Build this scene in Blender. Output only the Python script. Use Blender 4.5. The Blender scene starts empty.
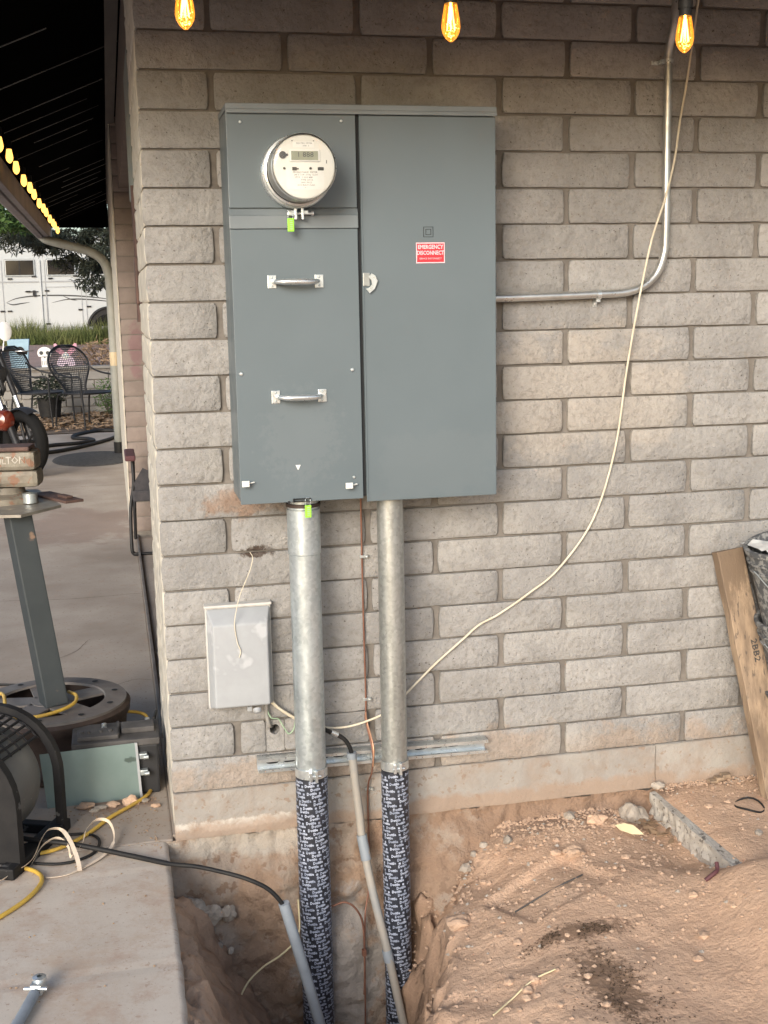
import bpy, bmesh, math, random
from math import sin, cos, pi, sqrt, radians, exp, floor
from mathutils import Vector, Matrix, noise
random.seed(7)
SC = bpy.context.scene
COL = SC.collection
# ------------------------------------------------------------------ camera
CAM = Vector((-.3026, -3.4395, 1.5622))
F = 1218.8
_y, _p, _r = .2169, -.1730, -.0193
FW = Vector((sin(_y)*cos(_p), cos(_y)*cos(_p), sin(_p)))
_R0 = Vector((cos(_y), -sin(_y), 0)); _U0 = _R0.cross(FW)
RT = _R0*cos(_r)+_U0*sin(_r); UP = _U0*cos(_r)-_R0*sin(_r)
cd = bpy.data.cameras.new('camera'); cam = bpy.data.objects.new('camera', cd); COL.objects.link(cam)
m = Matrix.Identity(4)
for i in range(3):
    m[i][0], m[i][1], m[i][2], m[i][3] = RT[i], UP[i], -FW[i], CAM[i]
cam.matrix_world = m
cd.sensor_width = 36; cd.lens = F*36/1024; cd.clip_end = 3000; cd.clip_start = .05
SC.camera = cam
# ------------------------------------------------------------------ sky, sun, exposure
SUN_EL, SUN_ROT = radians(20), radians(210)
w = bpy.data.worlds.new('World'); SC.world = w; w.use_nodes = True
nt = w.node_tree; bg = nt.nodes['Background']
sky = nt.nodes.new('ShaderNodeTexSky'); sky.sky_type = 'NISHITA'; sky.sun_disc = False
sky.sun_elevation = SUN_EL; sky.sun_rotation = SUN_ROT; sky.dust_density = 2.2; sky.air_density = 1.0; sky.ozone_density = 1.6
nt.links.new(sky.outputs[0], bg.inputs[0]); bg.inputs[1].default_value = .12
sl = bpy.data.lights.new('sun', 'SUN'); so = bpy.data.objects.new('sun', sl); COL.objects.link(so)
sl.energy = 1.35; sl.angle = radians(24); sl.color = (1, .975, .945)
sd = Vector((sin(SUN_ROT)*cos(SUN_EL), cos(SUN_ROT)*cos(SUN_EL), sin(SUN_EL)))
so.rotation_euler = sd.to_track_quat('Z', 'Y').to_euler()
SC.view_settings.view_transform = 'Standard'; SC.view_settings.look = 'None'
SC.view_settings.gamma = 1; SC.view_settings.exposure = 1.1

# ------------------------------------------------------------------ materials
def mat(name, c1, c2=None, scale=6, rough=.6, metal=0, bump=0, bscale=60, bdist=.004, detail=6,
        speck=None, sscale=80, sthr=.62, rnd=0, warp=(1, 1, 1), extra=None, ramp=(.35, .65), rvar=0, spec=.5):
    M = bpy.data.materials.new(name); M.use_nodes = True
    n = M.node_tree.nodes; l = M.node_tree.links; b = n['Principled BSDF']
    b.inputs['Roughness'].default_value = rough; b.inputs['Metallic'].default_value = metal
    b.inputs['Specular IOR Level'].default_value = spec
    geo = n.new('ShaderNodeNewGeometry'); mp = n.new('ShaderNodeMapping'); l.new(geo.outputs['Position'], mp.inputs[0])
    mp.inputs['Scale'].default_value = warp
    def noi(s, d=detail, r=.6):
        t = n.new('ShaderNodeTexNoise'); t.inputs['Scale'].default_value = s; t.inputs['Detail'].default_value = d
        t.inputs['Roughness'].default_value = r; l.new(mp.outputs[0], t.inputs[0]); return t.outputs[0]
    def rmp(f, a, bb):
        r = n.new('ShaderNodeMapRange'); r.inputs[1].default_value = a; r.inputs[2].default_value = bb; l.new(f, r.inputs[0]); return r.outputs[0]
    def mix(f, a, bb, mode='MIX'):
        x = n.new('ShaderNodeMix'); x.data_type = 'RGBA'; x.blend_type = mode
        if hasattr(f, 'node'): l.new(f, x.inputs[0])
        else: x.inputs[0].default_value = f
        for i, v in ((6, a), (7, bb)):
            if hasattr(v, 'node'): l.new(v, x.inputs[i])
            else: x.inputs[i].default_value = (*v, 1)
        return x.outputs[2]
    col = mix(rmp(noi(scale), *ramp), c1, c2 or tuple(v*.8 for v in c1))
    if speck: col = mix(rmp(noi(sscale, 3), sthr, sthr+.05), col, speck)
    if rnd:
        oi = n.new('ShaderNodeObjectInfo'); r = n.new('ShaderNodeMapRange'); r.inputs[3].default_value = 1-rnd; r.inputs[4].default_value = 1+rnd
        l.new(oi.outputs['Random'], r.inputs[0])
        cb = n.new('ShaderNodeCombineColor')
        for i in range(3): l.new(r.outputs[0], cb.inputs[i])
        col = mix(1.0, col, cb.outputs[0], 'MULTIPLY')
    env = dict(n=n, l=l, noi=noi, rmp=rmp, mix=mix, geo=geo, b=b)
    if extra: col = extra(env, col)
    l.new(col, b.inputs['Base Color'])
    if rvar:
        r = n.new('ShaderNodeMapRange'); r.inputs[1].default_value = .3; r.inputs[2].default_value = .7
        r.inputs[3].default_value = rough-rvar; r.inputs[4].default_value = rough+rvar; l.new(noi(scale*3), r.inputs[0]); l.new(r.outputs[0], b.inputs['Roughness'])
    if bump:
        bp = n.new('ShaderNodeBump'); bp.inputs['Strength'].default_value = bump; bp.inputs['Distance'].default_value = bdist
        l.new(noi(bscale, 8, .65), bp.inputs['Height']); l.new(bp.outputs[0], b.inputs['Normal'])
    return M

def spot(env, col, c, center, rad, colr, pw=.5):
    """stain: an irregular patch with a shape of its own round one place"""
    n, l = env['n'], env['l']
    v = n.new('ShaderNodeVectorMath'); v.operation = 'SUBTRACT'; l.new(env['geo'].outputs['Position'], v.inputs[0]); v.inputs[1].default_value = center
    s = n.new('ShaderNodeVectorMath'); s.operation = 'DIVIDE'; l.new(v.outputs[0], s.inputs[0]); s.inputs[1].default_value = rad
    d = n.new('ShaderNodeVectorMath'); d.operation = 'LENGTH'; l.new(s.outputs[0], d.inputs[0])
    a = n.new('ShaderNodeMath'); a.operation = 'ADD'; l.new(d.outputs['Value'], a.inputs[0])
    k = n.new('ShaderNodeMath'); k.operation = 'MULTIPLY_ADD'; l.new(env['noi'](c, 6, .7), k.inputs[0]); k.inputs[1].default_value = 2.4; k.inputs[2].default_value = -1.2
    l.new(k.outputs[0], a.inputs[1])
    r = n.new('ShaderNodeMapRange'); r.inputs[1].default_value = .9; r.inputs[2].default_value = .6; r.inputs[3].default_value = 0; r.inputs[4].default_value = pw
    l.new(a.outputs[0], r.inputs[0])
    return env['mix'](r.outputs[0], col, colr)

def block_extra(env, col):
    col = spot(env, col, 14, (.03, 0, 1.0), (.13, .1, .05), (.26, .145, .08), .6)
    col = spot(env, col, 30, (.08, 0, .852), (.065, .1, .02), (.05, .03, .02), .9)
    col = spot(env, col, 8, (.6, 0, .16), (1.3, .3, .10), (.36, .27, .20), .55)
    col = spot(env, col, 5, (1.0, 0, 1.25), (.5, .3, .25), (.44, .39, .33), .5)
    col = env['mix'](env['rmp'](env['noi'](3.2, 5), .5, .8), col, (.41, .392, .362))
    col = env['mix'](env['rmp'](env['noi'](55, 5, .75), .5, .8), col, (.21, .19, .165))
    return col
M = {}
M['block'] = mat('slump_block', (.335, .325, .311), (.270, .261, .248), 9, .97, bump=1, bscale=36, bdist=.0125, speck=(.10, .088, .075), sscale=120, sthr=.655, rnd=.08, extra=block_extra, spec=.2)
M['mortar'] = mat('mortar', (.15, .135, .118), (.21, .19, .168), 20, .95, bump=.6, bscale=120, bdist=.003, spec=.2)
M['cream'] = mat('cream_painted_block', (.60, .555, .47), (.44, .40, .33), 16, .8, bump=.5, bscale=50, bdist=.004, speck=(.4, .3, .2), sscale=60, sthr=.7)
M['foot'] = mat('footing_concrete', (.285, .262, .235), (.35, .328, .295), 6, .95, bump=.7, bscale=35, bdist=.008, speck=(.27, .21, .165), sscale=40, sthr=.6, extra=lambda e, c: e['mix'](e['rmp'](e['noi'](9, 8, .7), .45, .8), spot(e, spot(e, c, 22, (.0, 0, .035), (.28, .2, .02), (.60, .56, .5), .7), 4, (.8, 0, .0), (1.6, .3, .06), (.31, .215, .15), .7), (.27, .2, .15)))
M['steel_paint'] = mat('grey_enamel_steel', (.120, .150, .164), (.106, .134, .147), 2.2, .42, bump=.10, bscale=7, bdist=.006, rvar=.12, ramp=(.3, .7), extra=lambda e, c: spot(e, spot(e, e['mix'](e['rmp'](e['noi'](25, 8, .8), .66, .74), c, (.21, .23, .235)), 40, (.19, -.2, 1.2), (.13, .1, .16), (.16, .185, .195), .3), 12, (.55, -.2, 1.1), (.22, .1, .12), (.135, .16, .17), .35))
M['steel_cap'] = mat('grey_enamel_cap', (.18, .207, .22), (.155, .18, .192), 8, .4)
M['gap'] = mat('dark_gap', (.01, .012, .014), rough=.8)
def spangle(env, col):
    n, l = env['n'], env['l']; v = n.new('ShaderNodeTexVoronoi'); v.inputs['Scale'].default_value = 110; l.new(env['geo'].outputs['Position'], v.inputs[0]); w_ = n.new('ShaderNodeRGBToBW'); l.new(v.outputs['Color'], w_.inputs[0])
    return env['mix'](.3, col, w_.outputs[0], 'SOFT_LIGHT')
M['galv'] = mat('galvanized_steel', (.56, .61, .62), (.46, .51, .52), 14, .38, .75, bump=.12, bscale=90, bdist=.001, extra=spangle, rvar=.1, warp=(1, 1, .5))
M['galv2'] = mat('galvanized_steel_dull', (.44, .45, .43), (.34, .35, .33), 10, .4, .7, bump=.1, bscale=90, bdist=.001, extra=spangle, rvar=.1, warp=(3, 3, .3))
M['zinc'] = mat('bright_zinc', (.72, .75, .75), (.6, .63, .63), 30, .32, .8, rvar=.08)
M['emt'] = mat('emt_tube', (.60, .60, .58), (.42, .42, .40), 12, .35, .8, rvar=.1)
M['wrap'] = mat('black_wrap_tape', (.014, .016, .022), (.03, .033, .045), 40, .42, bump=.4, bscale=60, bdist=.002)
M['letter'] = mat('white_print', (.46, .50, .60), (.20, .23, .30), 45, .6)
M['pvc'] = mat('grey_pvc', (.27, .30, .33), (.22, .245, .27), 15, .5, speck=(.36, .30, .24), sscale=25, sthr=.66)
M['pvc_old'] = mat('grey_pvc_dusty', (.27, .265, .25), (.34, .30, .25), 12, .6)
M['black'] = mat('black_rubber', (.009, .009, .01), (.018, .017, .016), 20, .6, spec=.3)
M['blackmet'] = mat('black_metal', (.008, .008, .009), (.018, .018, .02), 20, .5, 0, spec=.35)
M['cable_w'] = mat('ivory_cable', (.66, .60, .47), (.56, .49, .37), 20, .5)
M['copper'] = mat('oxidised_copper', (.20, .09, .06), (.30, .15, .10), 20, .55, .5)
M['copper2'] = mat('bright_copper', (.60, .34, .22), rough=.4, metal=.6)
M['nid'] = mat('grey_utility_plastic', (.37, .385, .395), (.32, .33, .34), 9, .55, bump=.06, bscale=60, bdist=.001, speck=(.43, .44, .45), sscale=9, sthr=.62)
M['nid2'] = mat('dusty_utility_plastic', (.56, .54, .50), (.46, .45, .42), 14, .7)
M['green'] = mat('lime_seal', (.32, .75, .05), rough=.4)
M['greenw'] = mat('pale_green_wire', (.35, .5, .33), rough=.5)
M['white'] = mat('white_plastic', (.78, .78, .75), rough=.4)
M['face'] = mat('meter_face', (.70, .70, .66), (.62, .62, .58), 10, .5)
M['lcd'] = mat('lcd', (.24, .25, .18), (.30, .31, .23), 20, .2)
M['ink'] = mat('dark_ink', (.05, .05, .05), rough=.6)
M['red'] = mat('red_sticker', (.72, .03, .045), rough=.45)
M['pink'] = mat('sticker_print', (.95, .62, .66), rough=.5)
M['dirtymetal'] = mat('dirty_metal', (.30, .27, .23), (.42, .40, .36), 18, .55, .4, speck=(.2, .1, .06), sscale=30, sthr=.58)
M['slab'] = mat('patio_concrete', (.40, .345, .29), (.28, .23, .185), 1.6, .85, bump=.25, bscale=60, bdist=.002, speck=(.25, .19, .15), sscale=60, sthr=.62,
    extra=lambda e, c: e['mix'](e['rmp'](e['noi'](11, 8, .8), .56, .7), spot(e, spot(e, spot(e, c, 3, (-.45, -.55, 0), (.35, .5, 1), (.47, .41, .355), .8), 7, (-.36, .32, 0), (.13, .12, 1), (.2, .13, .09), .8), 3, (-.6, 5.5, 0), (.6, .9, 1), (.24, .17, .14), .6), (.36, .25, .185)))
M['slab2'] = mat('walk_concrete', (.53, .465, .395), (.45, .38, .31), 3, .85, bump=.3, bscale=70, bdist=.002, speck=(.38, .29, .23), sscale=45, sthr=.63,
    extra=lambda e, c: e['mix'](e['rmp'](e['noi'](130, 4, .8), .62, .7), e['mix'](e['rmp'](e['noi'](9, 8, .8), .48, .70), e['mix'](e['rmp'](e['noi'](2.6, 6, .7), .5, .64), c, (.43, .32, .235)), (.40, .29, .22)), (.2, .13, .1)))
def dirt_extra(env, col):
    col = spot(env, col, 60, (.80, -.69, 0), (.17, .05, 1), (.16, .10, .065), .7)
    col = spot(env, col, 60, (.79, -.93, 0), (.09, .20, 1), (.15, .095, .06), .7)
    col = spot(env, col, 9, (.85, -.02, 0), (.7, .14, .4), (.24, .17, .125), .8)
    # darker brown mixed in with depth below the sandy surface
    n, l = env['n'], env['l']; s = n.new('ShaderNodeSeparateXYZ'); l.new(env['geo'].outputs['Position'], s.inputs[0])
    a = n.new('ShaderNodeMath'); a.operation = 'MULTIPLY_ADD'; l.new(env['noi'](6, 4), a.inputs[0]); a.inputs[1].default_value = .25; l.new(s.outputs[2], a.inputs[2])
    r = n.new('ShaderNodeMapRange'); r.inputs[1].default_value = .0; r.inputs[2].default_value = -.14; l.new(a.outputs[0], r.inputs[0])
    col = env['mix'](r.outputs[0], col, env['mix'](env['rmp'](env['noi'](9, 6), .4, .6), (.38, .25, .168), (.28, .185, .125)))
    return col
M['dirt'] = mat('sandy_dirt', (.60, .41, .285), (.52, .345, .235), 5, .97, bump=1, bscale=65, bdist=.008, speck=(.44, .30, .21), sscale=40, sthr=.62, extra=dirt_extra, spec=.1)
M['rough'] = mat('rough_footing', (.31, .215, .15), (.33, .265, .21), 5, .97, bump=1, bscale=35, bdist=.014, speck=(.25, .17, .12), sscale=22, sthr=.56, ramp=(.47, .56), spec=.1,
    extra=lambda e, c: spot(e, spot(e, spot(e, c, 5, (1.1, 0, -.05), (.75, .3, .2), (.27, .18, .125), .9), 9, (.3, -.02, -.42), (.17, .3, .24), (.34, .31, .28), .9), 7, (.0, 0, -.03), (.3, .3, .05), (.42, .38, .32), .7))
M['rock'] = mat('grey_rock', (.30, .26, .215), (.38, .33, .275), 25, .9, bump=.8, bscale=60, bdist=.006, rnd=.25)
M['clod'] = mat('dirt_clod', (.52, .36, .25), (.43, .29, .20), 25, .95, bump=.8, bscale=60, bdist=.006, rnd=.2)
M['wood'] = mat('weathered_lumber', (.37, .27, .18), (.20, .145, .10), 5, .75, bump=.5, bscale=30, bdist=.003, warp=(9, 9, .7), speck=(.12, .09, .07), sscale=9, sthr=.62,
    extra=lambda e, c: spot(e, spot(e, c, 6, (1.53, -.04, .75), (.15, .2, .17), (.17, .12, .08), .9), 8, (1.57, -.2, .17), (.1, .2, .13), (.16, .11, .07), .6))
M['wood_d'] = mat('dark_lumber', (.06, .055, .05), (.10, .09, .08), 5, .8, warp=(6, 6, .6))
M['beam'] = mat('dark_beam', (.05, .04, .035), (.08, .065, .055), 4, .75, warp=(3, .5, 3))
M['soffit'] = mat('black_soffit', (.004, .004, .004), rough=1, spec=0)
M['light_line'] = mat('pale_soffit_light_line', (.20, .20, .19), (.02, .02, .02), 2.2, .6)  # pale grey painted in for light catching along the soffit boards
M['fascia'] = mat('mauve_fascia', (.22, .19, .20), (.16, .14, .15), 4, .7)
M['pipe_w'] = mat('offwhite_downspout', (.26, .26, .23), (.20, .20, .175), 5, .6)
M['tape'] = mat('tan_tape', (.48, .38, .24), rough=.5)
M['pil'] = mat('pinkish_block', (.25, .205, .18), (.20, .16, .14), 6, .9, bump=.7, bscale=35, bdist=.006, rnd=.1, extra=lambda e, c: spot(e, c, 8, (-.14, 4.85, 1.25), (.05, .3, .2), (.20, .09, .11), .5))
M['ret'] = mat('retaining_block', (.25, .235, .215), (.19, .18, .165), 4, .9, rnd=.12)
M['jamb'] = mat('weathered_blue_jamb', (.17, .21, .21), (.26, .25, .2), 25, .8, bump=.6, bscale=40, bdist=.005)
M['rust'] = mat('rusty_iron', (.13, .075, .06), (.08, .05, .043), 20, .7, .3, bump=.5, bscale=60, bdist=.002)
M['rim'] = mat('rusty_wheel_steel', (.085, .06, .05), (.045, .032, .027), 9, .6, .4, bump=.4, bscale=40, bdist=.003, rvar=.12)
M['rimtop'] = mat('grey_primer_steel', (.19, .175, .16), (.12, .10, .09), 8, .65, .2, bump=.3, bscale=40, bdist=.002)
M['post'] = mat('slate_painted_post', (.026, .033, .036), (.036, .043, .046), 6, .6, speck=(.2, .13, .09), sscale=12, sthr=.68)
M['plate'] = mat('pitted_plate', (.33, .31, .27), (.22, .20, .175), 12, .5, .6, bump=.3, bscale=60, bdist=.002, speck=(.5, .44, .34), sscale=14, sthr=.62)
M['vise'] = mat('beige_vise_paint', (.24, .22, .175), (.15, .128, .10), 14, .6, .2, bump=.4, bscale=50, bdist=.004, speck=(.2, .11, .07), sscale=22, sthr=.56)
M['battery'] = mat('dusty_battery_case', (.009, .01, .012), (.018, .018, .02), 12, .6)
M['battery_top'] = mat('dusty_battery_top', (.085, .08, .077), (.045, .042, .04), 14, .8)
M['seafoam'] = mat('sea_green_sheet', (.145, .205, .19), (.19, .25, .235), 5, .4, .1, rvar=.08, extra=lambda e, c: spot(e, c, 20, (-.315, .35, .125), (.035, .05, .012), (.05, .075, .065), .9))
M['fan_grey'] = mat('dusty_grey_drum', (.13, .127, .115), (.09, .087, .08), 6, .5, bump=.05, bscale=100, bdist=.001, speck=(.3, .28, .25), sscale=60, sthr=.7)
M['fan_black'] = mat('scuffed_black_plastic', (.009, .009, .01), (.018, .017, .017), 12, .65, spec=.25, speck=(.10, .095, .09), sscale=20, sthr=.64)
M['yellow'] = mat('yellow_cord', (.62, .40, .06), (.45, .29, .06), 14, .45)
M['strap'] = mat('white_webbing', (.74, .63, .50), (.62, .5, .38), 30, .8, bump=.4, bscale=200, bdist=.001)
M['amber'] = mat('amber_lens', (.20, .035, .015), (.09, .015, .01), 10, .2)
M['chrome'] = mat('chrome', (.75, .75, .75), rough=.2, metal=1)
M['mirror'] = mat('mirror_shell', (.85, .85, .85), rough=.15)
M['tyre'] = mat('tyre', (.007, .007, .007), rough=.8, spec=.2)
M['mat'] = mat('dark_mat', (.05, .048, .047), (.09, .085, .08), 30, .9, bump=.8, bscale=50, bdist=.01)
M['leaf'] = mat('dry_leaf', (.36, .25, .15), (.20, .13, .08), 3, .9)
M['paleleaf'] = mat('pale_leaf', (.72, .62, .38), rough=.7)
M['grass'] = mat('grass', (.07, .10, .022), (.15, .15, .05), 1.4, .8)
M['pine'] = mat('dark_needles', (.018, .026, .014), (.03, .035, .02), 1.5, .8)
M['green_leaf'] = mat('green_leaves', (.07, .13, .03), (.05, .10, .02), 2, .8)
M['bark'] = mat('bark', (.12, .10, .08), (.07, .06, .05), 6, .9)
M['trailer'] = mat('trailer_white', (.42, .44, .445), (.37, .39, .39), .6, .4)
M['trailer_line'] = mat('trailer_seam', (.30, .31, .32), rough=.5)
M['glass_d'] = mat('dark_window', (.012, .012, .014), rough=.12)
M['gravel'] = mat('pink_gravel', (.34, .235, .195), (.27, .18, .15), 1.4, .95, bump=1, bscale=12, bdist=.03)
M['litter'] = mat('litter_soil', (.16, .12, .085), (.11, .08, .06), 3, .95)
M['mesh'] = mat('chair_mesh', (.03, .032, .036), rough=.6)
M['blue'] = mat('pale_blue_pot', (.33, .48, .58), (.25, .38, .47), 6, .6)
M['bfly'] = mat('butterfly_pink', (.55, .20, .28), (.62, .34, .42), 9, .6)
M['lilac'] = mat('pale_lilac', (.62, .50, .60), rough=.6)
M['bucketm'] = mat('cement_splashed_plastic', (.08, .085, .09), (.25, .25, .24), 45, .75, bump=.3, bscale=60, bdist=.003, ramp=(.48, .56))
M['fold'] = mat('dark_fabric', (.035, .035, .04), (.06, .055, .06), 20, .9)
M['maroon'] = mat('maroon_pad', (.10, .035, .04), rough=.7)
M['bluebits'] = mat('blue_plastic', (.03, .06, .35), (.5, .08, .08), 25, .4)
M['room'] = mat('dark_room_wall', (.16, .12, .10), rough=.9)
def emis(name, c, s):
    m_ = bpy.data.materials.new(name); m_.use_nodes = True; b = m_.node_tree.nodes['Principled BSDF']
    b.inputs['Base Color'].default_value = (*c, 1); b.inputs['Emission Color'].default_value = (*c, 1); b.inputs['Emission Strength'].default_value = s; return m_
M['fil'] = emis('glowing_filament', (1, .66, .2), 9)
M['glow'] = emis('lit_amber_bulb', (1, .5, .10), 1.4)
def glassm(name, tint, glow, gs, fac=.35):
    m_ = bpy.data.materials.new(name); m_.use_nodes = True; n = m_.node_tree.nodes; l = m_.node_tree.links; n.remove(n['Principled BSDF'])
    tr = n.new('ShaderNodeBsdfTransparent'); tr.inputs[0].default_value = (*tint, 1)
    gl = n.new('ShaderNodeBsdfGlossy'); gl.inputs['Roughness'].default_value = .08
    em = n.new('ShaderNodeEmission'); em.inputs[0].default_value = (*glow, 1); em.inputs[1].default_value = gs
    lw = n.new('ShaderNodeLayerWeight'); lw.inputs[0].default_value = fac
    mx = n.new('ShaderNodeMixShader'); l.new(lw.outputs['Fresnel'], mx.inputs[0]); l.new(tr.outputs[0], mx.inputs[1]); l.new(gl.outputs[0], mx.inputs[2])
    out = n['Material Output']
    if gs:
        ad = n.new('ShaderNodeAddShader'); l.new(mx.outputs[0], ad.inputs[0]); l.new(em.outputs[0], ad.inputs[1]); l.new(ad.outputs[0], out.inputs[0])
    else: l.new(mx.outputs[0], out.inputs[0])
    return m_
M['bulb'] = glassm('amber_bulb_glass', (1, .62, .25), (1, .38, .05), .22)
M['clear'] = glassm('clear_meter_glass', (.98, .98, .97), (0, 0, 0), 0, .25)

# ------------------------------------------------------------------ mesh helpers
def V(*a): return Vector(a)
class MB:
    def __init__(s): s.v = []; s.f = []; s.sm = []
    def add(s, vs, fs, smooth=False):
        o = len(s.v); s.v += [Vector(p) for p in vs]; s.f += [tuple(i+o for i in f) for f in fs]; s.sm += [smooth]*len(fs); return s
    def box(s, x0, x1, y0, y1, z0, z1, bev=0, M4=None):
        if bev:
            bm = bmesh.new(); bmesh.ops.create_cube(bm, size=1)
            for q in bm.verts: q.co = Vector(((x0+x1)/2+q.co.x*(x1-x0), (y0+y1)/2+q.co.y*(y1-y0), (z0+z1)/2+q.co.z*(z1-z0)))
            bmesh.ops.bevel(bm, geom=bm.edges[:], offset=bev, segments=2, affect='EDGES', profile=.6)
            bm.verts.index_update()
            vs = [q.co.copy() for q in bm.verts]; fs = [tuple(q.index for q in f.verts) for f in bm.faces]; bm.free()
        else:
            vs = [V(x, y, z) for x in (x0, x1) for y in (y0, y1) for z in (z0, z1)]
            fs = [(0, 1, 3, 2), (4, 6, 7, 5), (0, 4, 5, 1), (2, 3, 7, 6), (0, 2, 6, 4), (1, 5, 7, 3)]
        if M4 is not None: vs = [M4 @ p for p in vs]
        return s.add(vs, fs)
    def tube(s, pts, r, n=10, caps=True, flat=None):
        pts = [Vector(p) for p in pts]; rs = r if isinstance(r, (list, tuple)) else [r]*len(pts)
        t = [(pts[min(i+1, len(pts)-1)]-pts[max(i-1, 0)]).normalized() for i in range(len(pts))]
        a = Vector((0, 0, 1)) if abs(t[0].z) < .9 else Vector((0, 1, 0))
        nn = t[0].cross(a).normalized(); vs = []
        for i, p in enumerate(pts):
            nn = (nn - t[i]*nn.dot(t[i])).normalized(); bb = t[i].cross(nn)
            for k in range(n):
                g = 2*pi*k/n; vs.append(p+(nn*cos(g)+bb*sin(g))*rs[i])
        fs = [(i*n+k, i*n+(k+1) % n, (i+1)*n+(k+1) % n, (i+1)*n+k) for i in range(len(pts)-1) for k in range(n)]
        s.add(vs, fs, True)
        if caps: s.add(vs[:n], [tuple(range(n-1, -1, -1))]); s.add(vs[-n:], [tuple(range(n))])
        return s
    def lathe(s, prof, M4=None, n=32, smooth=True, a0=0, a1=2*pi):
        full = abs(a1-a0-2*pi) < 1e-6; m_ = n if full else n+1
        if smooth and len(prof) > 2:
            for i in range(1, len(prof)-1):
                (ax, ay), (bx, by), (cx, cy) = prof[i-1:i+2]; u_, v_ = Vector((bx-ax, by-ay)), Vector((cx-bx, cy-by))
                if u_.length > 1e-9 and v_.length > 1e-9 and u_.angle(v_) > .62: s.lathe(prof[:i+1], M4, n, True, a0, a1); s.lathe(prof[i:], M4, n, True, a0, a1); return s
        vs = [V(r*cos(a0+(a1-a0)*k/n), r*sin(a0+(a1-a0)*k/n), z) for r, z in prof for k in range(m_)]
        if M4 is not None: vs = [M4 @ p for p in vs]
        fs = [(i*m_+k, i*m_+(k+1) % m_, (i+1)*m_+(k+1) % m_, (i+1)*m_+k) for i in range(len(prof)-1) for k in range(n)]
        return s.add(vs, fs, smooth)
    def prism(s, poly, h, M4=None, smooth=False):
        n = len(poly); vs = [V(x, y, 0) for x, y in poly]+[V(x, y, h) for x, y in poly]
        if M4 is not None: vs = [M4 @ p for p in vs]
        return s.add(vs, [tuple(range(n-1, -1, -1)), tuple(range(n, 2*n))]+[(i, (i+1) % n, n+(i+1) % n, n+i) for i in range(n)], smooth)
    def ribbon(s, pts, sides, wd, th):
        vs = []
        for p, sd_ in zip(pts, sides):
            p = Vector(p); q = Vector(sd_).normalized()*wd/2; vs += [p-q, p+q]
        n = len(pts); up = [Vector(v)+V(0, 0, th) for v in vs]
        fs = [(2*i, 2*i+1, 2*i+3, 2*i+2) for i in range(n-1)]
        s.add(vs, [f[::-1] for f in fs], True); s.add(up, fs, True)
        al = vs+up; m_ = len(vs)
        s.add(al, [(2*i, 2*i+2, m_+2*i+2, m_+2*i) for i in range(n-1)]+[(2*i+1, m_+2*i+1, m_+2*i+3, 2*i+3) for i in range(n-1)])
        return s
    def mesh(s, name, off=V(0, 0, 0)):
        me = bpy.data.meshes.new(name); me.from_pydata([tuple(p-off) for p in s.v], [], s.f)
        me.polygons.foreach_set('use_smooth', s.sm); me.update(); return me
def wloc(o):
    p = Vector((0, 0, 0))
    while o is not None: p += o.location; o = o.parent
    return p
def part(name, mb, m_, parent=None, label=None, origin=None, kind=None):
    off = wloc(parent) if parent is not None else Vector((0, 0, 0))
    me = mb.mesh(name, off); me.materials.append(M[m_] if isinstance(m_, str) else m_)
    o = bpy.data.objects.new(name, me); COL.objects.link(o)
    if parent is not None: o.parent = parent
    if label: o['label'] = label
    if kind: o['kind'] = kind
    return o
def tag(o, label, cat, group=None):
    o['label'] = label; o['category'] = cat
    if group: o['group'] = group
    return o
def thing(name, label, cat, loc=(0, 0, 0), group=None, rz=0):
    o = bpy.data.objects.new(name, None); o.empty_display_size = .1; COL.objects.link(o); o.location = loc; o.rotation_euler = (0, 0, rz)
    return tag(o, label, cat, group)
def solo(name, mb, m_, label, cat, group=None, loc=(0, 0, 0)):
    """a thing that is one mesh, its origin at loc"""
    me = mb.mesh(name, Vector(loc)); me.materials.append(M[m_]); o = bpy.data.objects.new(name, me); COL.objects.link(o); o.location = loc
    return tag(o, label, cat, group)
def copy_tree(o, parent=None):
    c = o.copy(); COL.objects.link(c); c.parent = parent
    for ch in o.children: copy_tree(ch, c)
    return c
def spline(P, k=8):
    P = [Vector(p) for p in P]; out = []
    for i in range(len(P)-1):
        a = P[i-1] if i else P[0]*2-P[1]; b, c = P[i], P[i+1]; d = P[i+2] if i+2 < len(P) else c*2-b
        for j in range(k):
            t = j/k; out.append(.5*((2*b)+(c-a)*t+(2*a-5*b+4*c-d)*t*t+(3*b-a-3*c+d)*t**3))
    out.append(P[-1]); return out
def n3(x, y, z=0): return noise.noise(Vector((x, y, z)))
def fbm(x, y, z=0, o=4): return noise.fractal(Vector((x, y, z)), .9, 2.1, o)
def AX(p, d, u=(0, 0, 1)):
    """matrix with local z along d at p"""
    z = Vector(d).normalized(); u = Vector(u)
    if abs(z.dot(u)) > .95: u = Vector((0, 1, 0))
    x = u.cross(z).normalized(); y = z.cross(x)
    return Matrix(((x.x, y.x, z.x, p[0]), (x.y, y.y, z.y, p[1]), (x.z, y.z, z.z, p[2]), (0, 0, 0, 1)))
FACE = lambda x, y, z: Matrix(((1, 0, 0, x), (0, 0, -1, y), (0, 1, 0, z), (0, 0, 0, 1)))   # local xy -> world xz, local z -> toward viewer
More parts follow.
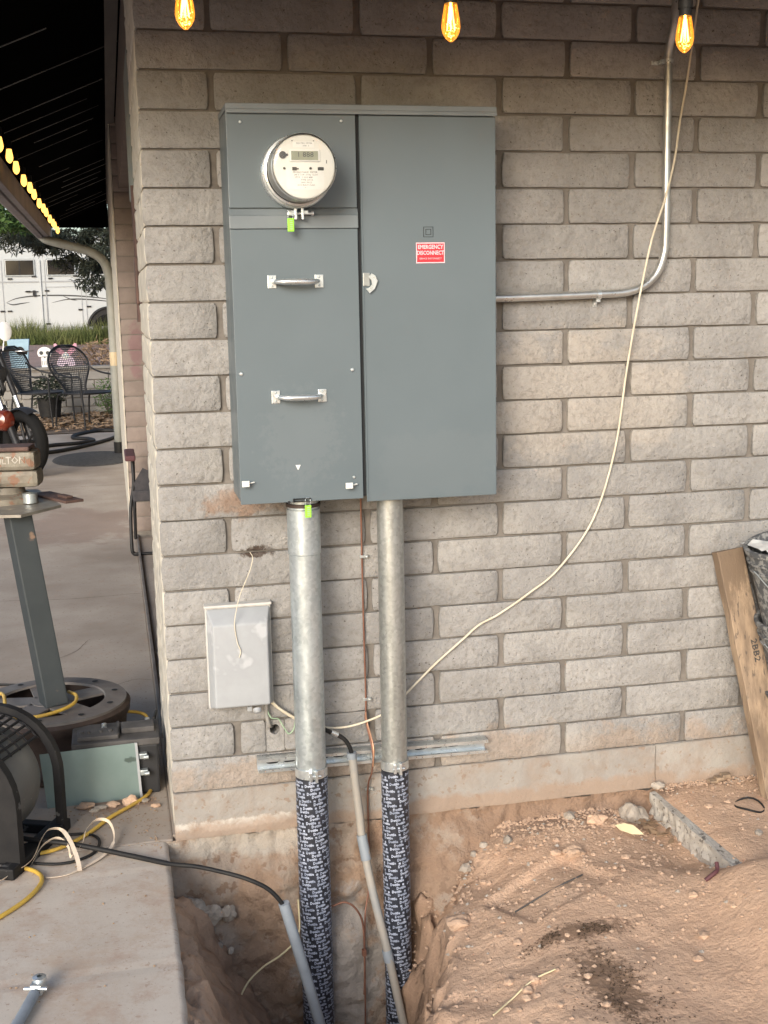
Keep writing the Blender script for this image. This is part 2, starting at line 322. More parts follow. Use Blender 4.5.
def text_geo(body, size, ext=0, bold=0.0, res=2, align='CENTER'):
    c = bpy.data.curves.new('t', 'FONT'); c.body = body; c.size = size; c.align_x = align; c.align_y = 'CENTER'; c.extrude = ext; c.offset = bold; c.resolution_u = res
    o = bpy.data.objects.new('t', c); COL.objects.link(o); dg = bpy.context.evaluated_depsgraph_get(); dg.update()
    me = bpy.data.meshes.new_from_object(o.evaluated_get(dg)); vs = [v.co.copy() for v in me.vertices]; fs = [tuple(p.vertices) for p in me.polygons]
    bpy.data.objects.remove(o); bpy.data.curves.remove(c); bpy.data.meshes.remove(me); return vs, fs
def text(mb, body, size, M4, sx=1, **k):
    vs, fs = text_geo(body, size, **k); mb.add([M4 @ V(p.x*sx, p.y, p.z) for p in vs], fs); return mb

# ------------------------------------------------------------------ ground (one sheet with the trench dug in it)
def sst(a, b, x):
    t = max(0, min(1, (x-a)/(b-a))); return t*t*(3-2*t)
def lerp(a, b, t): return a+(b-a)*t
def pw(x, T):
    if x <= T[0][0]: return T[0][1]
    for (a, b), (c, d) in zip(T, T[1:]):
        if x <= c: return b+(d-b)*(x-a)/(c-a)
    return T[-1][1]
def mound(x, y):
    wallz = pw(x, [(.3, -.16), (.55, -.12), (.8, -.05), (1.15, -.045), (1.3, -.055), (2, -.02)])
    m_ = lerp(-.065, wallz, sst(-.35, -.02, y))
    m_ += .010*fbm(x*2.4, y*2.4, 5)+.0035*fbm(x*11, y*11, 2)+.0022*fbm(x*40, y*40, 2)
    m_ += .02*exp(-((x-1.0)/.25)**2-((y+.45)/.12)**2)
    m_ = lerp(m_, .000+.006*fbm(x*5, y*5, 2), sst(1.15, 1.36, x+.12*(-y-.6))*sst(-.50, -.66, y))
    # dropped imprint of a board and scuffs
    u = (x-.82)*.9+(y+.42)*.35; v = -(x-.82)*.35+(y+.42)*.9
    if abs(u) < .16 and abs(v) < .12: m_ -= .018*sst(0, .03, .16-abs(u))*sst(0, .025, .12-abs(v))
    m_ += .05*sst(-.38, -.62, y)*sst(1.0, 1.3, x)-.022*exp(-((x-1.26)/.09)**2)*sst(-.55, -.35, y)
    m_ += .0018*sin(150*(x*.9+.5*y)+3*n3(x*9, y*9))*exp(-((x-1.08)/.14)**2-((y+.42)/.12)**2)-.012*exp(-((x-.95)/.05)**2-((y+.78)/.09)**2)
    return m_
def ground_z(x, y):
    if y > 0 or x < -.23 or x > 3.2 or y < -2.4:
        if y > 14.6:
            return min(.80, .62+.028*(y-14.6))+.03*n3(x*.8, y*.8) if x < 6 else .6
        if y > 12: return -.01
        return -.16 if (-6 < x < 6 and -3.5 < y < 12) else -.06
    xr = pw(-y, [(0, .53), (.1, .55), (.25, .54), (.66, .42), (.93, .35), (1.5, .30), (2.2, -.1)])+.06*n3(y*3.5, 3.1, x*3)+.035*fbm(x*7, y*7, 5)
    h = mound(x, y)
    bot = -.70+.05*fbm(x*5, y*5, 9)
    lb = pw(x, [(-.23, -.13), (-.17, -.17), (-.10, -.30), (-.02, -.44), (.10, -.66)])+.05*fbm(x*8, y*8, 1)+.02*fbm(x*30, y*30)
    lb += .12*sst(-.3, -1.0, y)
    left = max(bot, lb) if x < .2 else bot
    s = sst(xr-.13, xr+.07, x+.045*fbm(x*6, y*6, 7)+.02*fbm(x*20, y*20, 4))
    h -= .09*(1-sst(xr, xr+.38, x))
    h = lerp(left, h, s)
    if 0 < s < .999: h += (.06*fbm(x*9, y*5, 3)+.03*fbm(x*24, y*20, 6))*min(1, s*3)*(1-s*.8)
    return h
def arr(*seg):
    out = []
    for a, b, st in seg:
        k = max(1, int(round((b-a)/st))); out += [a+(b-a)*i/k for i in range(k)]
    return out+[seg[-1][1]]
xs = arr((-1200, -100, 550), (-100, -10, 15), (-10, -6.01, 1), (-6.01, -.235, 1.2), (-.235, 1.9, .0115), (1.9, 3.2, .06), (3.2, 6, .7), (6, 100, 12), (100, 1200, 550))
ys = arr((-1200, -100, 550), (-100, -10, 15), (-10, -2.4, 1), (-2.4, -1.45, .05), (-1.45, .012, .0115), (.012, 1, .4), (1, 12, 1.1), (12, 14.58, .4), (14.58, 14.64, .06), (14.64, 26, .5), (26, 100, 9), (100, 1200, 550))
gm = MB(); nx, ny = len(xs), len(ys)
def gv(x, y):
    z = ground_z(x, y)
    if z < -.1 and -.19 < x < 1.4 and -1.4 < y < -.02:
        k_ = min(1, (-.1-z)*8); return (x+k_*.030*fbm(y*9, z*9, x*4), min(-.015, y+k_*.018*fbm(z*11, x*9, y*9)), z)
    return (x, y, z)
gm.add([gv(x, y) for y in ys for x in xs], [(j*nx+i, j*nx+i+1, (j+1)*nx+i+1, (j+1)*nx+i) for j in range(ny-1) for i in range(nx-1)], True)
part('ground', gm, 'dirt', kind='structure')
# patio slab and walk slab
S = MB(); S.box(-6, -.2, .006, 12, -.12, 0, .006); part('patio_slab', S, 'slab', kind='structure')
S = MB()
prof = [(-.235+.0*k, 0) for k in range(1)]
ysl = arr((-3.5, -.004, .03)); poly = [(-6, -.12), (-6, 0)]+[(-.232+.016*sin(a*pi/12), -.016+.016*cos(a*pi/12)) for a in range(7)]+[(-.214, -.12)]
vs = []
for y in ysl:
    jx = .004*fbm(y*8, 0, 3)+.002*fbm(y*40, 0, 1)
    vs += [(x+(jx if x > -1 else 0), y, z+(-abs(jx)*.5 if z > -.05 and x > -1 else 0)) for x, z in poly]
k = len(poly)
S.add(vs, [(i*k+j, i*k+(j+1) % k, (i+1)*k+(j+1) % k, (i+1)*k+j) for i in range(len(ysl)-1) for j in range(k)]+[tuple(range(k)), tuple((len(ysl)-1)*k+j for j in reversed(range(k)))], False)
part('walk_slab', S, 'slab2', kind='structure')
S = MB(); S.box(-.2, 6, .03, 12, -.1, .004); part('room_floor', S, 'slab', kind='structure')
S = MB()
vs = []
for i in range(41):
    for j in range(15): x = -9+i*.4; y = 12.02+j*.18; vs.append((x, y, .01+.015*fbm(x, y)))
S.add(vs, [(i*15+j, (i+1)*15+j, (i+1)*15+j+1, i*15+j+1) for i in range(40) for j in range(14)], True); part('litter_strip', S, 'litter', kind='structure')
S = MB()
vs = []
for i in range(31):
    for j in range(21): x = -12+i*.7; y = 14.78+j*.4; vs.append((x, y, min(.83, .655+.028*(y-14.6))+.02*n3(x, y)))
S.add(vs, [(i*21+j, (i+1)*21+j, (i+1)*21+j+1, i*21+j+1) for i in range(30) for j in range(20)], True); part('gravel_terrace', S, 'gravel', kind='structure')

def crack(name, P_, w_, z, m_='gap_dirt'):
    S = MB(); sp = spline([V(a, b, z) for a, b in P_], 10); vs = []
    for i, p in enumerate(sp):
        p = p+V(.004*fbm(p.x*20, p.y*20, 1), .004*fbm(p.x*20, p.y*20, 5), 0); t = (sp[min(i+1, len(sp)-1)]-sp[max(i-1, 0)]).normalized(); q = V(-t.y, t.x, 0)*w_*(.6+.7*abs(n3(i*.4, 2)))
        vs += [p-q, p+q]
    S.add(vs, [(2*i, 2*i+2, 2*i+3, 2*i+1) for i in range(len(sp)-1)]); return part(name, S, m_, kind='structure')
M['gap_dirt'] = mat('crack_dirt', (.09, .065, .05), (.13, .095, .07), 40, .95)
crack('slab_crack', [(-.62, 1.35), (-.5, 1.52), (-.38, 1.55), (-.28, 1.62), (-.21, 1.60)], .0018, .0012)
crack('slab_crack', [(-1.6, 3.2), (-1.1, 3.25), (-.6, 3.18), (-.21, 3.2)], .003, .0012)
crack('slab_crack', [(-.70, 1.95), (-.55, 2.1), (-.48, 2.3)], .0018, .0012)
crack('slab_joint', [(-2.5, 7.4), (-1.1, 7.4), (-.21, 7.4)], .005, .0012)
# ------------------------------------------------------------------ house
C = .1016; ZT = 2.377
house = thing('house', 'tan slump block house wall corner with dark eaves, everything hangs on it', 'house', (-.194, 0, 0))
XE = 2.45
S = MB()
# wall body in mortar colour, pushed back from the block faces, with a real hole at the cable entry
S.box(-.186, .085, .011, .2, .142, 3.1); S.box(.138, XE, .011, .2, .142, 3.1); S.box(.085, .138, .011, .2, .142, .292); S.box(.085, .138, .011, .2, .332, 3.1)
S.box(.08, .14, .12, .19, .28, .34)
fw = part('front_wall', S, 'mortar', house)
def block_mesh(L, H, seed, D=.03, nx_=8, nz_=4, cx=.0042, hole=None):
    rr = random.Random(seed); mb = MB(); vs = []
    ph = [rr.uniform(0, 50) for _ in range(4)]
    us = [0, .006/L]+[.012/L+(1-.024/L)*i/(nx_-2) for i in range(1, nx_-2)]+[1-.006/L, 1]; nx_ = len(us)-1
    vv = [0, .08, .36, .64, .92, 1]; nz_ = 5
    for j in range(nz_+1):
        for i in range(nx_+1):
            u, v = us[i], vv[j]; x = (u-.5)*L; z = (v-.5)*H
            ex = cx*abs(2*v-1)**6  # rounded ends
            if i in (0, nx_): x -= (1 if u > .5 else -1)*(ex+abs(n3(ph[0]+v*3, u*9))*.004)
            if j in (0, nz_): z += (.0016*n3(ph[1]+u*6, v*7)) - (1 if v > .5 else -1)*(.003 if i in (0, nx_) else 0)
            edge = i in (0, nx_) or j in (0, nz_)
            y = -.0005 + .004*n3(ph[2]+u*5, v*2.5) - (.002 if not edge else -.0012)
            vs.append((x, y, z))
    k = nx_+1; fs = [(j*k+i, j*k+i+1, (j+1)*k+i+1, (j+1)*k+i) for j in range(nz_) for i in range(nx_)]
    mb.add(vs, fs, True)
    rim = [i for i in range(k)]+[j*k+nx_ for j in range(1, nz_+1)]+[nz_*k+i for i in range(nx_-1, -1, -1)]+[j*k for j in range(nz_-1, 0, -1)]
    q = [vs[i] for i in rim]; b = [(x, D, z) for x, y, z in q]; n = len(q)
    mb.add(q+b, [(i, n+i, n+(i+1) % n, (i+1) % n) for i in range(n)])
    return mb
def make_variants(L, H, nvar, mt, seed, nx_=8):
    out = []
    for i in range(nvar):
        me = block_mesh(L, H, seed+i, nx_=nx_).mesh('block'); me.materials.append(M[mt]); out.append(me)
    return out
full = make_variants(.390, .095, 14, 'block', 10); 
extra_meshes = {}
def variant(L, mt, seed):
    key = (round(L, 3), mt, seed % 3)
    if key not in extra_meshes: extra_meshes[key] = make_variants(L, .095, 1, mt, seed % 3+77, max(3, int(L/.05)))[0]
    return extra_meshes[key]
def put_block(me, parent, loc, rz=0):
    o = bpy.data.objects.new('block', me); COL.objects.link(o); o.parent = parent; o.location = Vector(loc)-wloc(parent); o.rotation_euler = (radians(random.uniform(-.35, .35)), radians(random.uniform(-.25, .25)), rz); return o
hole_x, hole_z = .112, .313
for j in range(-6, 22):
    zc = ZT-(j+.5)*C
    joints = [k*.4064 for k in range(0, 7)] if j % 2 == 0 else [.2032+k*.4064 for k in range(0, 6)]
    edges = [-.1945]+joints
    for a, b in zip(edges, edges[1:]):
        if a > XE: break
        jx = random.uniform(-.004, .004)
        a2 = a+(.0 if a < -.19 else 0.008+jx*.7); b2 = b-.008+random.uniform(-.002, .002)
        L = b2-a2; cx = (a2+b2)/2
        if j == 20 and a < .05 < b:   # the block the telephone cables pass through: cut round the hole
            for p0, p1 in ((a2, .085), (.138, b2)):
                put_block(variant(p1-p0, 'block', 1), fw, ((p0+p1)/2, 0, zc), 0)
            mb = MB(); n_ = 24; ou = []; inn = []
            for k in range(n_):
                a = 2*pi*k/n_; r_ = .0155*(1+.12*n3(k*.7, 3)); inn.append((r_*cos(a), r_*sin(a)))
                m_ = max(abs(cos(a))/.0268, abs(sin(a))/.0482); ou.append((cos(a)/m_, sin(a)/m_))
            for y_, L_ in ((-.002, ou), (-.001, inn), (.10, inn)): mb.v += [V(x_, y_, z_+(hole_z-zc if L_ is inn else 0)) for x_, z_ in L_]
            for q in (0, 1):
                for k in range(n_): mb.f.append((q*n_+k, (q+1)*n_+k, (q+1)*n_+(k+1) % n_, q*n_+(k+1) % n_)); mb.sm.append(False)
            me = mb.mesh('block'); me.materials.append(M['block']); put_block(me, fw, (.1115, 0, zc))
            continue
        me = random.choice(full) if abs(L-.390) < .012 else variant(L, 'block', j)
        put_block(me, fw, (cx, random.uniform(-.0015, .0015), zc+random.uniform(-.001, .001)))
for a, b in ((-.194, 1.3275), (1.3300, 2.45)):
    mb = MB(); nn_ = 110
    vs = []
    for jz in range(7):
        for i in range(nn_+1):
            x = a+(b-a)*i/nn_; z = .141*jz/6; vs.append((x, -.004+.004*fbm(x*9, z*9, 4)-.003*(z < .03), z))
    mb.add(vs, [(jz*(nn_+1)+i, jz*(nn_+1)+i+1, (jz+1)*(nn_+1)+i+1, (jz+1)*(nn_+1)+i) for jz in range(6) for i in range(nn_)], True)
    mb.box(a, b, .006, .2, 0, .1405)
    part('foundation_block', mb, 'foot', fw)
# side wall stub painted cream, header, far pier
S = MB(); S.box(-.186, .01, .205, .85, 0, 2.9); sw = part('side_wall', S, 'cream', house)
for j in range(-4, 23):
    zc = ZT-(j+.5)*C; cuts = [.0, .2, .6, .85] if j % 2 else [.0, .4, .8, .85]
    for a, b in zip(cuts, cuts[1:]):
        if b-a < .1: b = a+.05
        o = put_block(variant(b-a-.004, 'cream', j), sw, (-.1925, (a+b)/2+.004, zc), -pi/2)
S = MB(); S.box(-.222, 1.1, 4.852, 5.05, 0, 2.9); pier = part('far_pier', S, 'mortar', house)
for j in range(-4, 23):
    zc = ZT-(j+.5)*C
    for a, b in (((-.226, .17), (.185, .58)) if j % 2 else ((-.226, -.03), (-.015, .38))):
        put_block(variant(b-a, 'pil', j), pier, ((a+b)/2, 4.849, zc))
S = MB(); S.box(-.236, -.2275, 4.86, 11.4, 0, 2.9); part('painted_edge', S, 'cream', house, label='cream painted side of the far wall')
S = MB(); S.box(-.2255, 6, 5.06, 11.4, 0, 2.9); part('rear_wall', S, 'mortar', house); S = MB(); S.box(XE+.004, 6, 0, .2, 0, 3.1); part('end_wall', S, 'mortar', house)
S = MB(); S.box(1.6, 1.7, .21, 4.84, .01, 2.9); part('inner_wall', S, 'room', house); S = MB(); S.box(.012, 1.59, .75, .85, .01, 2.9); part('inner_wall', S, 'room', house)
S = MB(); S.box(-.25, -.198, .03, 11.38, 2.7, 2.74); part('ledger_beam', S, 'beam', house)
S = MB(); S.box(-.19, .0, .91, 4.84, 2.3, 2.7); part('door_header', S, 'room', house)
S = MB(); S.box(-.195, -.14, .93, 1.55, 1.95, 2.42, .01); part('hanging_jamb', S, 'jamb', house, label='peeling blue grey timber at the head of the opening')
S = MB()
S.tube(spline([(-.192, .93, 1.96), (-.19, .94, 1.7), (-.192, .93, 1.5)], 4), .012, 6); S.box(-.205, -.17, .87, .95, 1.56, 1.72, .006); part('rusty_latch', S, 'rust', house, label='rusted latch hardware hanging on the jamb')
S = MB(); S.box(-.198, -.184, .87, 4.84, .0, .024, .003); part('door_track', S, 'rimtop', house)
# roof
slope = .417
def rz_(x, y): return 2.48+slope*(min(x, y)+.82)
S = MB()
side = [(-.884, -1.014), (5.83, 5.70), (5.83, 11.6), (-.884, 11.6)]; front = [(-.82, -.95), (9, -.95), (9, 5.70), (5.83, 5.70)]
for P_, ax in ((side, 0), (front, 1)):
    bt = [V(x, y, 2.48+slope*(x+.82 if ax == 0 else y+.95)) for x, y in P_]
    S.add(bt+[p+V(0, 0, .06) for p in bt], [(3, 2, 1, 0), (4, 5, 6, 7)]+[(i, (i+1) % 4, 4+(i+1) % 4, 4+i) for i in range(4)])
roof = part('roof', S, 'soffit', house)
bmh = None
ry = .9
while ry < 11.3:
    L = .62*random.uniform(.45, 1.0); x0 = -.81+random.uniform(0, .62-L) if random.random() < .6 else -.81
    S = MB(); dz = -.002
    for k_ in (0,):
        a = V(x0, ry, 2.48+slope*(x0+.82)-.004); b = V(x0+L, ry, 2.48+slope*(x0+L+.82)-.004)
        S.add([a+V(0, -.004, -.001), a+V(0, .004, -.001), b+V(0, .004, -.001), b+V(0, -.004, -.001), a+V(0, -.004, .003), a+V(0, .004, .003), b+V(0, .004, .003), b+V(0, -.004, .003)],
              [(0, 3, 2, 1), (4, 5, 6, 7), (0, 1, 5, 4), (1, 2, 6, 5), (2, 3, 7, 6), (3, 0, 4, 7)])
    part('soffit_light_line', S, 'light_line', roof); ry += random.choice((.4, .4, .8))
S = MB(); S.box(-.93, -.885, -.95, 11.6, 2.30, 2.53); part('fascia', S, 'fascia', house)
S = MB(); S.box(-.884, 9, -1.02, -.955, 2.27, 2.54); part('fascia', S, 'soffit', house)  # front eave is out of view, dropped low to shade the wall top
S = MB(); S.box(-.815, -.24, 11.5, 11.58, 2.45, 2.80); part('end_board', S, 'soffit', house)
S = MB(); gp = [(-.06, .02), (-.055, -.05), (-.02, -.07), (.03, -.07), (.03, .02), (.022, .02), (.022, -.062), (-.02, -.062), (-.048, -.045), (-.052, .02)]
S.add([V(-.975+x, y, 2.36+z) for y in (-.95, 11.65) for x, z in gp], [tuple(range(10)), tuple(range(19, 9, -1))]+[(i, 10+i, 10+(i+1) % 10, (i+1) % 10) for i in range(10)]); part('gutter', S, 'fascia', house)
S = MB(); S.tube(spline([(-.97, 10.9, 2.36), (-.95, 10.8, 2.30), (-.86, 10.6, 2.25), (-.5, 10.0, 2.13), (-.34, 9.8, 2.03), (-.275, 9.72, 1.88), (-.262, 9.7, 1.6), (-.262, 9.7, .08)], 6), .048, 12)
ds = part('downspout', S, 'pipe_w', house); S = MB(); S.lathe([(.05, -.07), (.0505, .07)], AX((-.262, 9.7, 1.0), (0, 0, 1)), 14); part('tape_band', S, 'tape', ds)
S = MB(); S.lathe([(.056, 0), (.056, .12), (.05, .12)], AX((-.262, 9.7, .01), (0, 0, 1)), 14); part('drain_boot', S, 'black', ds)
# footing below the wall, exposed by the digging
S = MB(); vs = []; NX, NZ = 210, 80
for j in range(NZ+1):
    for i in range(NX+1):
        x = -.24+1.9*i/NX; z = -.0005-.95*j/NZ
        y = -.005+.02*fbm(x*6, z*6, 2)+.012*fbm(x*22, z*22, 8)-.03*sst(-.05, -.16, z)
        y -= .10*sst(.0, -.2, x-.0)*sst(-.16, -.5, z)       # dirt left leaning against the footing
        y -= .08*sst(.5, .62, x)*sst(-.05, -.3, z)
        y -= .035*exp(-((x-.3)/.12)**2)*sst(-.26, -.34, z)+.03*sst(-.02, -.07, z)*(.5+.5*n3(x*4, 1))
        vs.append((x, min(y, .004), z))
S.add(vs, [(j*(NX+1)+i, (j+1)*(NX+1)+i, (j+1)*(NX+1)+i+1, j*(NX+1)+i+1) for j in range(NZ) for i in range(NX)], True)
part('trench_face', S, 'rough', kind='structure')

S = MB(); rr = random.Random(21)
for i in range(900):
    x = rr.uniform(-.18, 2.2); r_ = rr.uniform(.003, .011); zb = -.003 if x < .6 else max(-.02, ground_z(x, -.03))
    if x < .55: continue
    y = -.008-abs(rr.gauss(0, .018)); z = ground_z(x, y)
    if x > 1.32: z = .003
    a = rr.random()*6; v_ = [(x+r_*cos(a+k*1.57), y+r_*sin(a+k*1.57)*.7, z+r_*.3*n3(k, a)) for k in range(4)]+[(x, y, z+r_*.8), (x, y, z-r_*.5)]
    S.add(v_, [(k, (k+1) % 4, 4) for k in range(4)]+[((k+1) % 4, k, 5) for k in range(4)])
tag(part('wall_foot_crumbs', S, 'clod', kind='stuff'), 'dirt crumbs and mortar bits along the foot of the wall', 'crumbs')
# ------------------------------------------------------------------ service panel
FY = -.2
pan = thing('breaker_cabinet', 'large grey steel electrical service panel bolted to the block wall', 'electrical panel', (.375, -.2, 1.02))
S = MB(); S.box(.0185, .7345, -.192, -.004, 1.03, 2.045, .004); part('cabinet', S, 'steel_paint', pan)
S = MB(); S.box(.017, .737, -.212, -.003, 2.0455, 2.060, .002); S.box(.017, .737, -.212, -.209, 2.036, 2.0453); part('rain_cap', S, 'steel_cap', pan)
S = MB(); S.box(.018, .3545, -.2, -.1925, 1.801, 2.044, .0015); part('meter_cover', S, 'steel_paint', pan)
S = MB(); S.box(.0165, .356, -.205, -.1925, 1.748, 1.782, .002)
S.add([V(.0165, -.2048, 1.7822), V(.356, -.2048, 1.7822), V(.356, -.1926, 1.8), V(.0165, -.1926, 1.8)], [(0, 1, 2, 3)])
part('cover_ledge', S, 'steel_cap', pan)
S = MB(); S.box(.018, .3545, -.2, -.1925, 1.024, 1.747, .0015); low = part('lower_cover', S, 'steel_paint', pan)
S = MB(); S.box(.3645, .737, -.2, -.1935, 1.014, 2.036, .0025); S.box(.3645, .368, -.203, -.2, 1.014, 2.036); door = part('door', S, 'steel_paint', pan)
S = MB(); S.box(.355, .364, -.1932, -.1921, 1.03, 2.04); part('door_gap', S, 'gap', pan)
def handle(z):
    for x in (.122, .2475): S = MB(); S.box(x-.0115, x+.0115, -.203, -.2, z-.017, z+.017, .0012); h_ = part('handle_plate', S, 'zinc', pan)
    S = MB(); P_ = [(.126, -.203, z), (.130, -.222, z), (.15, -.235, z-.001), (.185, -.238, z-.001), (.22, -.235, z-.001), (.24, -.222, z), (.244, -.203, z)]
    sp = spline(P_, 5); S.tube(sp, [.0045+.004*sin(pi*i/(len(sp)-1))**1.5 for i in range(len(sp))], 12); part('grip', S, 'zinc', h_)
    S = MB()
    for x in (.122, .2475):
        for dz in (-.011, .011): S.lathe([(0, .0025), (.002, .0022), (.0032, 0)], FACE(x+.0*dz, -.2032, z+dz), 8)
    part('rivet', S, 'galv', h_)
handle(1.612); handle(1.310)
def screw(x, z, r=.0045, mt='zinc', y=-.2002, p=pan):
    S = MB(); S.lathe([(0, .004), (r*.7, .0035), (r, .001), (r, 0)], FACE(x, y, z), 12); S.box(x-r*.6, x+r*.6, y-.0045, y-.0036, z-.0006, z+.0006); return part('screw', S, mt, p)
for x, z in ((.032, 1.374), (.331, 1.376)): screw(x, z, .0055)
for x, z in ((.054, 2.015), (.317, 2.02), (.329, 1.084)): screw(x, z, .004)
for x in (.031, .312):
    z = 1.083 if x < .1 else 1.064
    S = MB(); S.tube([(x, -.2, z), (x, -.216, z)], .006, 8); S.box(x-.010, x+.010, -.222, -.2165, z-.008, z+.008, .001); S.tube([(x+.005, -.213, z), (x+.024, -.21, z+.002)], .0018, 6); part('seal_stud', S, 'face', pan)
S = MB(); S.prism([(-.007, .006), (.007, .006), (.001, -.007), (-.001, -.007)], .0006, FACE(.176, -.2, 1.119)); part('arrow_mark', S, 'white', pan)
S = MB(); S.box(.159, .207, -.209, -.2, 1.0315, 1.0335); S.box(.159, .207, -.209, -.2, 1.0245, 1.0265); S.box(.159, .161, -.209, -.2, 1.0266, 1.0314); S.tube([(.148, -.2, 1.024), (.148, -.206, 1.024)], .004, 8); part('seal_hasp', S, 'blackmet', pan)
# embossed emblem: two nested squares
S = MB()
for s_ in (.0135, .0075):
    t = .0010
    for a, b, c, d in ((-s_, s_, s_-t, s_), (-s_, s_, -s_, -s_+t), (-s_, -s_+t, -s_+t, s_-t), (s_-t, s_, -s_+t, s_-t)): S.box(.5475+a, .5475+b, -.2014, -.2002, 1.737+c*1.0, 1.737+d*1.0)
part('emblem', S, 'gap', door)
S = MB(); S.box(.513, .5925, -.2006, -.2002, 1.655, 1.709); st_ = part('sticker', S, 'red', door)
S = MB()
for a, b, c, d in ((.513, .5925, 1.7065, 1.709), (.513, .5925, 1.655, 1.6575), (.513, .5152, 1.6577, 1.7063), (.5903, .5925, 1.6577, 1.7063)): S.box(a, b, -.2011, -.2007, c, d)
text(S, 'EMERGENCY', .0148, FACE(.5528, -.2009, 1.6972), sx=.83, bold=.0004); text(S, 'DISCONNECT', .0148, FACE(.5528, -.2009, 1.6817), sx=.80, bold=.0004); text(S, 'SERVICE DISCONNECT', .0062, FACE(.5528, -.2009, 1.6668), sx=.98)
part('lettering', S, 'pink', st_)
S = MB(); S.box(.3655, .384, -.2045, -.2, 1.597, 1.632, .0015); lt = part('latch', S, 'galv2', door)
S = MB(); T_ = Matrix.Translation((.386, -.2, 1.600))
S.prism([(-.016, -.012), (-.006, -.024), (.008, -.012), (.016, .008), (.010, .022), (.0, .028), (-.008, .018), (-.001, .010), (.001, -.001), (-.008, -.010)], .004, FACE(.388, -.206, 1.602)); S.tube([(.384, -.2, 1.59), (.384, -.212, 1.59)], .004, 8)
part('latch_tab', S, 'zinc', lt)
# mounting tab below
S = MB(); S.box(.06, .085, -.008, -.002, 1.0, 1.028); S.box(.51, .53, -.008, -.002, 1.0, 1.028); part('mounting_tab', S, 'galv2', pan)

# electric meter
mx, mz = .194, 1.890
et = thing('electric_meter', 'round glass electric meter with a white face plugged into the grey panel', 'electric meter', (mx, -.2, mz))
S = MB(); S.lathe([(.075, 0), (.093, 0), (.093, .018), (.090, .022), (.0855, .022), (.0855, .034), (.088, .036), (.088, .046), (.083, .048)], FACE(mx, -.2005, mz), 48); part('socket_ring', S, 'zinc', et)
S = MB(); S.lathe([(.080, 0), (.0795, .04), (.0785, .088), (0, .088)], FACE(mx, -.249, mz), 48); part('housing', S, 'face', et)
S = MB(); S.lathe([(0, .0), (.0765, .0)], FACE(mx, -.3395, mz), 48); S.v = [v for v in S.v]; fc = part('face_plate', S, 'face', et)
S = MB(); S.box(mx-.036, mx+.040, -.3435, -.3402, mz+.012, mz+.041, .001); part('display_frame', S, 'white', et)
S = MB(); S.box(mx-.032, mx+.035, -.3450, -.3440, mz+.0155, mz+.037); dsp = part('display', S, 'lcd', et)
S = MB(); text(S, '1 888', .017, FACE(mx+.003, -.3453, mz+.028), sx=1.1); part('digit', S, 'ink', dsp)
S = MB(); S.box(mx-.046, mx+.050, -.3405, -.3400, mz-.055, mz-.009); lb = part('meter_label', S, 'white', et)
S = MB()
rr = random.Random(3)
for r_, (tx, sz, dx) in enumerate((('SINGLE PHASE  METER', .006, 0), ('240 V  3 W  60 Hz  CL200', .0052, .002), ('0719   1 000 888', .0062, -.004), ('TYPE  200 A', .0055, .004), ('240V  FM 2S', .0052, .003), ('ACCURACY CLASS', .005, .002), ('- 0 -', .005, 0))):
    text(S, tx, sz, FACE(mx+.002+dx, -.3407, mz-.0135-r_*.0062), sx=1.05, res=1)
part('lettering', S, 'ink', lb)
S = MB(); S.box(mx-.027, mx+.026, -.3405, -.3400, mz+.046, mz+.060); lb2 = part('meter_label', S, 'white', et)
S = MB(); text(S, 'ELECTRIC METER', .0052, FACE(mx+.002, -.3407, mz+.056), res=1); text(S, 'kWh  II', .0052, FACE(mx+.006, -.3407, mz+.050), res=1); part('lettering', S, 'ink', lb2)
S = MB()
S.lathe([(0, .002), (.009, .002), (.009, 0)], FACE(mx-.053, -.34, mz+.028), 16)
for a, b in ((-.050, -.004), (.016, -.004)): S.lathe([(0, .002), (.0032, .002), (.0032, 0)], FACE(mx+a, -.34, mz+b), 8)
S.box(mx-.050, mx-.040, -.3425, -.34, mz+.026, mz+.031); S.box(mx-.030, mx-.019, -.342, -.34, mz-.009, mz-.001); S.box(mx-.019, mx-.014, -.342, -.34, mz-.0065, mz-.0035); S.box(mx+.034, mx+.049, -.342, -.34, mz-.009, mz-.001, .001); S.box(mx+.056, mx+.0575, -.341, -.34, mz+.008, mz+.016)
S.box(mx-.030, mx-.027, -.341, -.34, mz+.061, mz+.063); S.box(mx+.024, mx+.027, -.341, -.34, mz+.061, mz+.063)
part('optical_port', S, 'ink', et)
S = MB(); S.lathe([(.0812, 0), (.0812, .085), (.077, .094), (.066, .098), (0, .0995)], FACE(mx, -.252, mz), 48); part('glass_cover', S, 'clear', et)
S = MB(); S.lathe([(.0822, 0), (.0822, .006), (.0805, .0075), (.0802, .002)], FACE(mx, -.332, mz), 48); part('cover_rim', S, 'zinc', et)
S = MB()
zc = mz-.107
for x in (-.008, .010): S.box(mx+x-.003, mx+x+.003, -.235, -.205, zc-.014, zc+.014, .001)
S.tube([(mx-.028, -.222, zc+.002), (mx+.036, -.222, zc+.002)], .0035, 8); S.lathe([(0, 0), (.0062, 0), (.0062, .006), (0, .006)], AX((mx+.034, -.222, zc+.002), (1, 0, 0)), 8); S.box(mx-.028, mx-.012, -.226, -.206, zc-.004, zc+.010, .002); S.box(mx+.013, mx+.026, -.226, -.206, zc-.001, zc+.010, .002)
part('ring_clasp', S, 'zinc', et)
